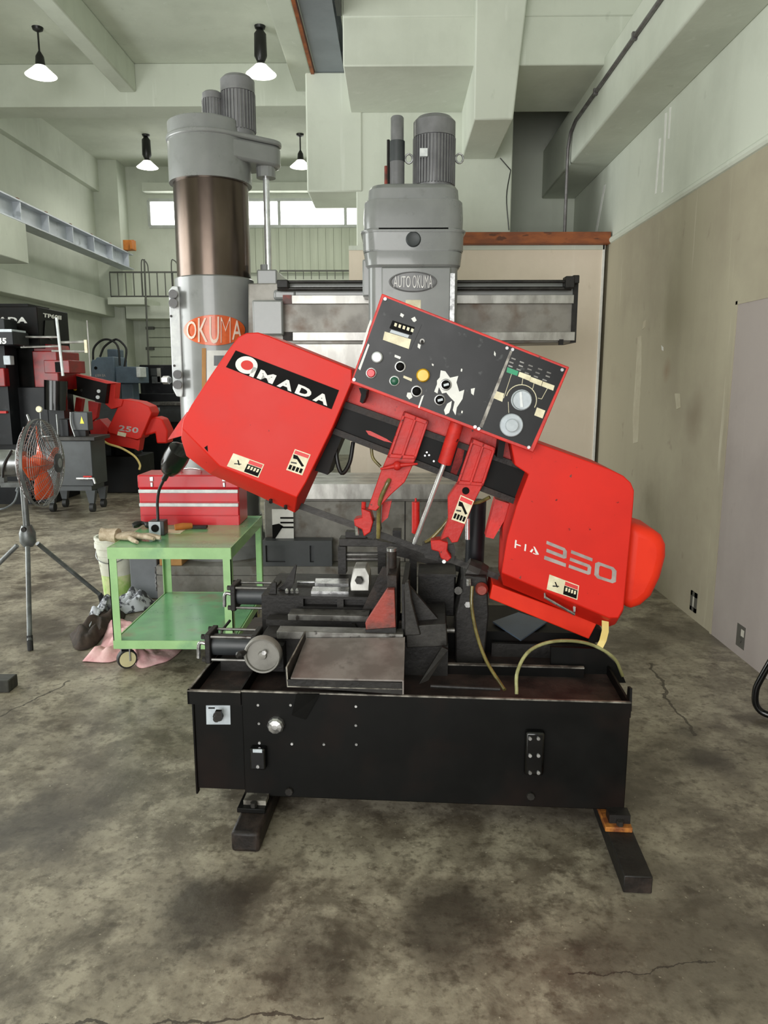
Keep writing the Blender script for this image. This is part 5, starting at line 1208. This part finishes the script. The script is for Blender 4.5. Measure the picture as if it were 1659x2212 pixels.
# rags on the floor
def rag(name, P, h, mat, label, seed):
    out = [G(x, y) for x, y in P]; out = smooth_path(out + [out[0]], 7)[:-1]; n = len(out)
    cen = sum(out, Vector())/n; rings = []; nr = 16
    for k in range(nr+1):
        t = 1 - k/nr*.97; row = []
        for p in out:
            q = cen + (p-cen)*t; e = min(1, (p-q).length/.08)
            f = noise.noise(Vector((q.x*7+seed, q.y*7, seed)))*.6 + abs(noise.noise(Vector((q.x*13, q.y*9+seed, seed*2))))
            row.append(Vector((q.x, q.y, .006 + e*h*max(.10, .45+f*.8))))
        rings.append(row)
    m = MB(); m.loft(rings, cap=False); m.f.append(tuple(range(nr*n, nr*n+n)))
    o = put(name, m, mat, smooth=80)
    sd = o.modifiers.new('solid', 'SOLIDIFY'); sd.thickness = .005; sd.offset = -1
    return tag(o, label, 'rag')
rag('pink_rag', [(178, 1430), (215, 1400), (235, 1350), (262, 1338), (300, 1360), (350, 1392), (395, 1398), (370, 1425), (340, 1436), (300, 1444), (280, 1420), (235, 1432)], .07, 'cloth_pink', 'crumpled pink cloth spread on the floor under the trolley', 3)
rag('brown_rag', [(150, 1372), (182, 1352), (222, 1330), (262, 1300), (270, 1335), (232, 1365), (205, 1396), (165, 1405)], .09, 'cloth_brown', 'dirty brown cloth heap on the floor beside the trolley leg', 9)
rag('striped_rag', [(176, 1362), (190, 1338), (232, 1318), (262, 1302), (300, 1297), (335, 1300), (318, 1318), (270, 1328), (240, 1335), (205, 1348), (190, 1368)], .13, 'cloth_white', 'white and grey patterned cloth lying over the brown cloth', 5)

# ============================================================ pedestal fan
fx, fy = -2.36, 4.65
fan = thing('tripod_fan', 'industrial tripod fan with orange blades in a round wire cage', 'fan', (fx, fy, 0))
def fp_(name, mb, mat, par=None, **k): return put(name, mb, mat, par or fan, **k)
hub = Vector((fx, fy, .60))
for ft in (G(66, 1405), G(222, 1306), Vector((-2.95, 4.62, 0))):
    d = (ft-hub); lg = fp_('leg', MB().tube([hub+d*.12+Vector((0, 0, .02)), ft+Vector((0, 0, .06))], .015, 10), 'pole_grey')
    fp_('foot_cap', MB().tube([ft+Vector((0, 0, .065))-d.normalized()*.03, ft], [.018, .017], 10), 'rubber', lg)
fp_('hub_socket', MB().lathe(hub+Vector((0, 0, -.06)), [(.03, 0), (.05, .03), (.05, .09), (.03, .14)], n=16), 'pole_grey', smooth=40)
cz = W(90, 1000, 4.65).z
fp_('pole', MB().tube([hub+Vector((0, 0, .0)), (fx, fy, .95)], .02, 12), 'pole_grey')
fp_('lock_knob', MB().cyl((fx, fy-.05, .66), (fx, fy-.02, .66), .016, n=8), 'dark_cast')
yk = fp_('yoke', MB().box((fx-.13, fy-.03, .93), (fx+.02, fy+.03, .96)).box((fx-.15, fy-.02, .94), (fx-.11, fy+.02, cz-.05)), 'pole_grey')
AXF = Vector((1, .03, 0)).normalized()
fc_ = Vector((W(88, 1000, fy).x, fy, cz)); RF = .272
e1 = Vector((0, 0, 1)); e2 = AXF.cross(e1)
mt_ = fp_('motor', MB().lathe(fc_-AXF*.46, [(.01, 0), (.075, .01), (.085, .03), (.085, .30), (.075, .33), (.075, .36)], AXF, 28), 'fan_metal', smooth=40)
fp_('motor_cable', MB().tube(smooth_path([fc_-AXF*.20+Vector((0, -.09, -.08)), fc_-AXF*.18+Vector((0, -.10, 0)), fc_-AXF*.15+Vector((0, -.05, .085))], 5), .008, 8), 'hose_black', mt_, smooth=60)
# cage: rings and spokes
def ring(off, r, rad): return MB().tube([fc_+AXF*off+(e1*math.cos(t)+e2*math.sin(t))*r for t in [2*math.pi*i/40 for i in range(41)]], rad, 6)
fp_('rim_band', MB().lathe(fc_-AXF*.01, [(RF, 0), (RF+.005, .0), (RF+.005, .02), (RF, .02), (RF, 0)], AXF, 48, cap=False), 'pole_grey', smooth=40)
m = MB()
for k in range(2, 22):
    t = k/22; r = RF*t; m2 = ring(.025+.085*(1-t**2.4), r, .0012); m.add(m2.v, m2.f)
for k in range(24):
    a = 2*math.pi*k/24; dr_ = e1*math.cos(a)+e2*math.sin(a)
    m.tube([fc_+AXF*(.025+.085*(1-t**2.4))+dr_*RF*t for t in (.12, .35, .6, .8, .93, 1)], .0018, 5)
fp_('front_cage', m, 'fan_metal', kind='stuff')
m = MB()
for k in range(2, 12):
    t = k/12; m2 = ring(-.025-.085*(1-t**2), RF*t, .0016); m.add(m2.v, m2.f)
for k in range(24):
    a = 2*math.pi*k/24; dr_ = e1*math.cos(a)+e2*math.sin(a)
    m.tube([fc_-AXF*(.025+.085*(1-t**2))+dr_*RF*t for t in (.2, .45, .7, .9, 1)], .0018, 5)
fp_('rear_cage', m, 'fan_metal', kind='stuff')
fp_('hub_cap', MB().lathe(fc_+AXF*.108, [(.060, 0), (.060, .008), (.045, .012), (.001, .012)], AXF, 28), 'machine_dark', smooth=40)
fp_('hub_mark', MB().lathe(fc_+AXF*.1202, [(.030, 0), (.030, .0015), (.001, .002)], AXF, 20), 'fan_metal')
bl_ = fp_('blade_hub', MB().lathe(fc_-AXF*.05, [(.045, 0), (.05, .02), (.05, .07), (.02, .085)], AXF, 20), 'fan_orange', smooth=40)
for k in range(4):
    a0 = R(4+90*k); m = MB(); rows = []
    for i in range(7):
        r = .045+.19*i/6; w = R(34)*(.7+.5*math.sin(i/6*math.pi))
        rows.append([fc_ + (e1*math.cos(a)+e2*math.sin(a))*r + AXF*(.035*(j/4-.5)*2*.8) for j, a in enumerate([a0-w/2*1.3+w*1.3*j/4 for j in range(5)])])
    m.loft(rows, cap=False, closed=False)
    o = fp_('blade', m, 'fan_orange', bl_, smooth=60); sd = o.modifiers.new('s', 'SOLIDIFY'); sd.thickness = .004
fp_('carry_handle', MB().tube(smooth_path([fc_+e1*(RF*.9)-AXF*.08-e2*.06, fc_+e1*(RF+.03)-AXF*.06, fc_+e1*(RF*.98)-AXF*.02+e2*.06], 5), .006, 6), 'fan_metal', smooth=60)
# floor cable loops left of the fan
tag(put('fan_cable', MB().tube(smooth_path([G(-40, 1075, .35), G(-5, 1100, .30), G(30, 1085, .34), G(40, 1050, .45), G(35, 1060, .5)], 6), .010, 8), 'box_grey', smooth=60), 'grey cable hanging in a loop beside the fan pole', 'cable')
# slab on the floor at the left, stool frame at the right
g_ = G(40, 1497)
tag(put('timber_block', BX((g_.x-.66, g_.y, 0), (g_.x-.05, g_.y+.10, .065)), 'wood_board', bevel=.006), 'dark weathered timber block lying flat on the concrete floor', 'timber')
ss = thing('tube_stool', 'black bent-tube stool frame standing close to the right wall', 'stool', (1.82, 3.1, 0))
fl = [(1.93, 2.94, .48), (1.83, 2.98, .40), (1.755, 3.02, .20), (1.74, 3.03, .12), (1.755, 3.03, .05), (1.81, 3.0, .019), (1.98, 2.90, .019)]
put('side_loop', MB().tube(smooth_path(fl, 5), .019, 12), 'black_gloss', ss, smooth=60)
put('side_loop', MB().tube(smooth_path([(x, y+.34, z) for x, y, z in fl], 5), .016, 12), 'black_gloss', ss, smooth=60)
put('seat', BX((1.84, 2.90, .48), (2.03, 3.36, .52)), 'box_grey', ss, bevel=.015)
# ============================================================ machines at the back left
def mpart(t, name, rect, Y, d, mat, par=None, ground=False, **k):
    a, b_ = pbox(*rect, Y, d)
    if ground: a = (a[0], a[1], 0)
    return put(name, BX(a, b_), mat, par or t, **k)
# --- tall black and red saw
p = W(60, 1000, 9.7)
m1 = thing('large_band_saw', 'tall black and dark red band saw with lettered black hood at far left', 'band saw', (p.x, 9.9, 0))
mpart(m1, 'base', (-60, 960, 62, 1040), 9.5, .8, 'machine_black', ground=True)
hd = mpart(m1, 'hood', (-75, 662, 83, 752), 9.6, .9, 'black', bevel=.01)
mpart(m1, 'hood_top', (-75, 656, 60, 664), 9.65, .6, 'black', hd)
YHd = 9.6
def wq(x0, y0, x1, y1, Y): return [W(x0, y0, Y), W(x1, y0, Y), W(x1, y1, Y), W(x0, y1, Y)]
put('hood_letters', text_on('AMADA', wq(-48, 685, 59, 698, YHd), (0, -1, 0), bold=.04, extrude=.004), 'white_print', hd)
xs = W(83, 700, YHd).x
q = [(WX(93, 676, xs)), (WX(132, 682, xs)), (WX(132, 691, xs)), (WX(93, 685, xs))]
put('hood_letters', text_on('TP60II', q, (1, 0, 0), bold=.03, extrude=.004), 'white_print', hd)
m = MB().prism([WX(96, 692, xs), WX(114, 692, xs), WX(118, 725, xs), WX(110, 735, xs), WX(94, 725, xs)], (.01, 0, 0)); put('hood_recess', m, 'black_gloss', hd)
mpart(m1, 'mast', (10, 735, 76, 842), 9.75, .6, 'black')
sb2 = mpart(m1, 'front_unit', (-60, 715, 28, 745), 9.1, .4, 'machine_black', bevel=.008)
mpart(m1, 'front_unit_cap', (-60, 688, 10, 714), 9.15, .3, 'machine_black', sb2, bevel=.008)
mpart(m1, 'front_unit_plate', (-60, 711, 25, 717), 9.09, .35, 'knob_grey', sb2)
put('unit_letters', text_on('45', wq(-6, 730, 14, 743, 9.1), (0, -1, 0), bold=.04, extrude=.004), 'white_print', sb2)
mpart(m1, 'gauge_box', (7, 768, 22, 788), 9.3, .1, 'knob_grey', bevel=.006)
mpart(m1, 'front_post', (-40, 745, 18, 960), 9.35, .3, 'machine_black')
mpart(m1, 'clamp_head', (-20, 795, 10, 835), 9.28, .12, 'red_dark', bevel=.01)
mpart(m1, 'clamp_lever', (-10, 888, 13, 893), 9.3, .05, 'red_arm')
rb_ = mpart(m1, 'red_body', (72, 758, 125, 842), 9.7, .7, 'red_dark', bevel=.012)
m = MB().prism([W(72, 742, 9.75), W(112, 744, 9.75), W(118, 760, 9.75), W(72, 758, 9.75)], (0, .5, 0)); put('red_neck', m, 'red_dark', rb_)
mpart(m1, 'red_shelf', (95, 778, 150, 806), 9.68, .5, 'red_dark', rb_, bevel=.008)
mpart(m1, 'sensor', (119, 782, 130, 804), 9.64, .04, 'label_black', rb_)
mpart(m1, 'cabinet', (25, 836, 105, 962), 9.6, .8, 'machine_black', bevel=.01, ground=True)
mpart(m1, 'cabinet_latch', (20, 838, 31, 852), 9.58, .03, 'bright_steel')
c0, c1 = W(121, 885, 9.5), W(121, 822, 9.5)
put('motor', MB().cyl(c0, c1, .14, n=24), 'black_gloss', m1, smooth=40)
mo_ = put('motor_bracket', BX((c0.x-.1, 9.5, .4), (c0.x+.1, 9.7, c0.z)), 'machine_black', m1)
fr_ = put('feed_rack', MB().tube([W(136, 812, 9.4), W(122, 686, 9.4)], .018, 8), 'plastic_white', m1)
for (x0, y0, x1, y1, r) in ((188, 692, 196, 812, .010), (45, 728, 126, 728, .012), (45, 750, 126, 748, .012), (128, 740, 186, 738, .016), (112, 758, 188, 759, .013), (48, 728, 52, 750, .012)):
    put('rack_tube', MB().tube([W(x0, y0, 9.42), W(x1, y1, 9.42)], r, 8), 'slideway', fr_)
mpart(m1, 'rack_pad', (182, 734, 188, 762), 9.40, .04, 'cream', fr_)
# --- coolant unit on casters
cu_ = thing('coolant_unit', 'dark grey steel cabinet on casters with tap and pressure gauge behind the fan', 'cabinet', (W(150, 1040, 9.1).x, 9.1, 0))
bd_ = mpart(cu_, 'body', (100, 952, 199, 1050), 8.9, .45, 'machine_dark', bevel=.008)
mpart(cu_, 'top_plate', (96, 944, 204, 952), 8.86, .5, 'dark_steel', bevel=.004)
mpart(cu_, 'skirt', (104, 1050, 198, 1060), 8.92, .4, 'machine_dark')
xa, xb = W(108, 1060, 8.9).x, W(194, 1060, 8.9).x; zk = W(150, 1060, 8.9).z
for x in (xa, xb):
    for y in (8.95, 9.3):
        lg = put('leg', MB().loft([[(x-.06, y-.04, zk), (x+.06, y-.04, zk), (x+.06, y+.04, zk), (x-.06, y+.04, zk)], [(x-.03, y-.03, .11), (x+.03, y-.03, .11), (x+.03, y+.03, .11), (x-.03, y+.03, .11)]]), 'machine_dark', cu_)
        put('caster', MB().cyl((x-.025, y, .055), (x+.025, y, .055), .055, n=18), 'rubber', lg, smooth=40)
tz_ = W(180, 1034, 8.85).z
tp_ = put('tap', MB().tube([(W(165, 1034, 8.85).x, 8.86, tz_), (W(200, 1034, 8.85).x, 8.86, tz_)], .018, 10), 'bright_steel', cu_, smooth=40)
x = W(202, 1034, 8.85).x; put('spout', MB().tube(smooth_path([(x-.02, 8.86, tz_), (x, 8.85, tz_), (x+.02, 8.84, tz_-.06)], 4), .014, 8), 'bright_steel', tp_, smooth=60)
put('tap_handle', BX((x-.12, 8.84, tz_+.02), (x-.02, 8.86, tz_+.035)), 'red_arm', tp_)
bt = mpart(cu_, 'terminal_box', (153, 890, 190, 930), 8.98, .15, 'machine_dark', bevel=.008)
mpart(cu_, 'box_foot', (160, 930, 185, 945), 9.0, .1, 'machine_black', bt)
put('warning_triangle', MB().prism([W(176, 899, 8.978), W(182, 915, 8.978), W(173, 915, 8.978)], (0, -.002, 0)), 'warning_yellow', bt)
mpart(cu_, 'pump', (128, 905, 148, 945), 9.0, .14, 'machine_black', bevel=.01)
put('pump_hose', MB().tube(smooth_path([W(152, 890, 8.95), W(153, 915, 8.94), W(162, 943, 8.93)], 5), .010, 8), 'fan_metal', cu_, smooth=60)
put('supply_hose', MB().tube(smooth_path([W(122, 895, 8.95), W(124, 920, 8.93), W(126, 946, 8.93)], 5), .010, 8), 'fan_metal', cu_, smooth=60)
gz = W(85, 884, 9.0)
gg = put('gauge', MB().lathe(gz, [(.038, 0), (.04, .01), (.034, .022), (.001, .022)], (0, -1, 0), 20), 'cream', cu_, smooth=40)
put('gauge_pipe', MB().tube([gz+Vector((0, .01, -.03)), (gz.x, 9.01, .9)], .010, 8), 'fan_metal', cu_)
put('gauge_arm', MB().tube([(gz.x, 9.01, .92), (xa+.1, 9.0, .92)], .012, 8), 'fan_metal', cu_)
# --- second red saw
Y2 = 10.4
m2_ = thing('small_band_saw', 'smaller red and black band saw with open tilted head at the back', 'band saw', (W(255, 1050, Y2).x, Y2+.3, 0))
def pp2(name, P, Y, d, mat, par=None, **k): return put(name, MB().prism([W(x, y, Y) for x, y in P], (0, d, 0)), mat, par or m2_, **k)
mpart(m2_, 'base', (196, 986, 300, 1040), Y2+.1, .7, 'black', ground=True, bevel=.01)
mpart(m2_, 'pedestal', (205, 945, 290, 990), Y2+.3, .3, 'black')
cv = pp2('wheel_cover', [(262,862),(300,868),(322,878),(328,892),(305,946),(297,950),(236,936),(231,929),(258,872)], Y2, .35, 'red', bevel=.012)
pp2('cover_lip', [(231,932),(297,951),(303,948),(299,974),(292,970),(216,955)], Y2+.08, .2, 'red', cv)
put('cover_digits', text_on('250', [W(258, 918, Y2), W(300, 924, Y2), W(298, 936, Y2), W(256, 930, Y2)], (0, -1, 0), bold=.02, extrude=.004), 'silver_print', cv)
lb_ = pp2('cover_label', [(255,932),(273,936),(271,944),(253,940)], Y2-.004, .003, 'cream', cv)
pp2('motor_cap', [(310,908),(335,900),(350,905),(362,930),(361,958),(338,958),(335,935),(312,942)], Y2+.1, .3, 'red', bevel=.02)
pp2('red_yoke', [(230,826),(250,827),(247,862),(266,864),(262,878),(240,884),(226,872)], Y2-.02, .2, 'red', bevel=.006)
pn = pp2('control_panel', [(136,804),(232,828),(227,872),(142,848)], Y2-.15, .12, 'black', bevel=.004)
pp2('panel_edge', [(134,801),(236,824),(250,827),(232,829),(136,805)], Y2-.16, .14, 'red_dull', pn)
for x, y, r, mt in ((163, 841, .018, 'button_yellow'), (177, 843, .018, 'dark_steel'), (214, 845, .024, 'plastic_white'), (212, 858, .026, 'plastic_white'), (150, 823, .015, 'bright_steel')):
    q = W(x, y, Y2-.15); put('button', MB().cyl(q, q+Vector((0, -.02, 0)), r, n=14), mt, pn)
pp2('guide_arm', [(164,858),(178,862),(174,890),(160,888)], Y2-.05, .1, 'red_arm', bevel=.004)
pp2('guide_arm', [(190,866),(213,871),(208,902),(196,912),(192,900)], Y2-.05, .1, 'red_arm', bevel=.004)
pp2('vise_block', [(190,915),(215,905),(234,925),(228,945),(196,940)], Y2-.02, .3, 'red_arm', bevel=.006)
pp2('vise_body', [(140,925),(240,935),(240,990),(200,990),(195,960),(140,950)], Y2+.2, .3, 'machine_black')
put('coolant_hose', MB().tube(smooth_path([W(214, 943, Y2-.03), W(232, 958, Y2-.04), W(262, 968, Y2-.04), W(290, 985, Y2-.02), W(302, 1003, Y2), (W(303, 1050, Y2).x, Y2, .35)], 6), .016, 8), 'yellow_strap', m2_, smooth=60)
# --- blue machine with hoses
Y3 = 12.2
bm3 = thing('blue_machine', 'blue-grey machine tool with two arched black hoses near far wall', 'machine', (W(245, 900, Y3).x, Y3+.3, 0))
h1_ = pp2('gearbox', [(196,782),(199,776),(204,779),(208,772),(244,770),(247,778),(247,825),(196,822)], Y3, .6, 'machine_blue', bm3, bevel=.015)
mpart(bm3, 'ram', (249, 792, 300, 828), Y3+.05, .5, 'machine_blue', bevel=.012)
mpart(bm3, 'ram_plate', (294, 793, 303, 815), Y3-.02, .3, 'plastic_white', bevel=.01)
mpart(bm3, 'motor', (231, 754, 254, 775), Y3+.25, .3, 'machine_blue', bevel=.02)
mpart(bm3, 'pedestal', (262, 828, 288, 880), Y3+.2, .3, 'machine_blue', ground=True, bevel=.01)
mpart(bm3, 'column', (205, 822, 262, 900), Y3+.35, .3, 'machine_dark', ground=True)
put('gearbox_text', text_on('6304 BA', [W(206, 808, Y3), W(228, 808, Y3), W(228, 814, Y3), W(206, 814, Y3)], (0, -1, 0), extrude=.004), 'silver_print', h1_)
put('port', MB().cyl(W(207, 795, Y3), W(207, 795, Y3)+Vector((0, -.01, 0)), .025, n=12), 'label_black', h1_)
for P in ([(201, 778), (203, 752), (220, 735), (240, 735), (255, 750), (259, 790)], [(216, 771), (225, 750), (243, 736), (255, 734), (270, 748), (273, 762), (269, 792)]):
    put('hose', MB().tube(smooth_path([W(x, y, Y3+.1) for x, y in P], 6), .018, 8), 'hose_black', bm3, smooth=60)
# --- dark machine beside the drill column
Y4 = 12.9
m4_ = thing('dark_lathe', 'dark grey machine with pale fittings partly hidden by the drill column', 'machine', (W(345, 950, Y4).x, Y4+.5, 0))
mpart(m4_, 'upper_body', (302, 788, 372, 862), Y4+.3, .8, 'machine_black', bevel=.02)
mpart(m4_, 'display', (325, 796, 345, 812), Y4+.28, .05, 'machine_dark', bevel=.006)
mpart(m4_, 'display_frame', (339, 795, 347, 826), Y4+.27, .04, 'slideway', bevel=.006)
mpart(m4_, 'switch_bank', (328, 813, 346, 828), Y4+.27, .04, 'fan_metal')
mpart(m4_, 'lower_body', (300, 850, 392, 960), Y4+.1, .9, 'machine_black', bevel=.015, ground=True)
mpart(m4_, 'bed_rail', (322, 868, 402, 876), Y4, .5, 'rail_steel', bevel=.006)
mpart(m4_, 'apron', (330, 876, 402, 912), Y4+.05, .4, 'machine_dark', bevel=.01)
mpart(m4_, 'dial', (331, 880, 345, 890), Y4+.02, .05, 'bright_steel', bevel=.006)
mpart(m4_, 'handle_grip', (352, 910, 366, 935), Y4, .1, 'red_dark', bevel=.01)
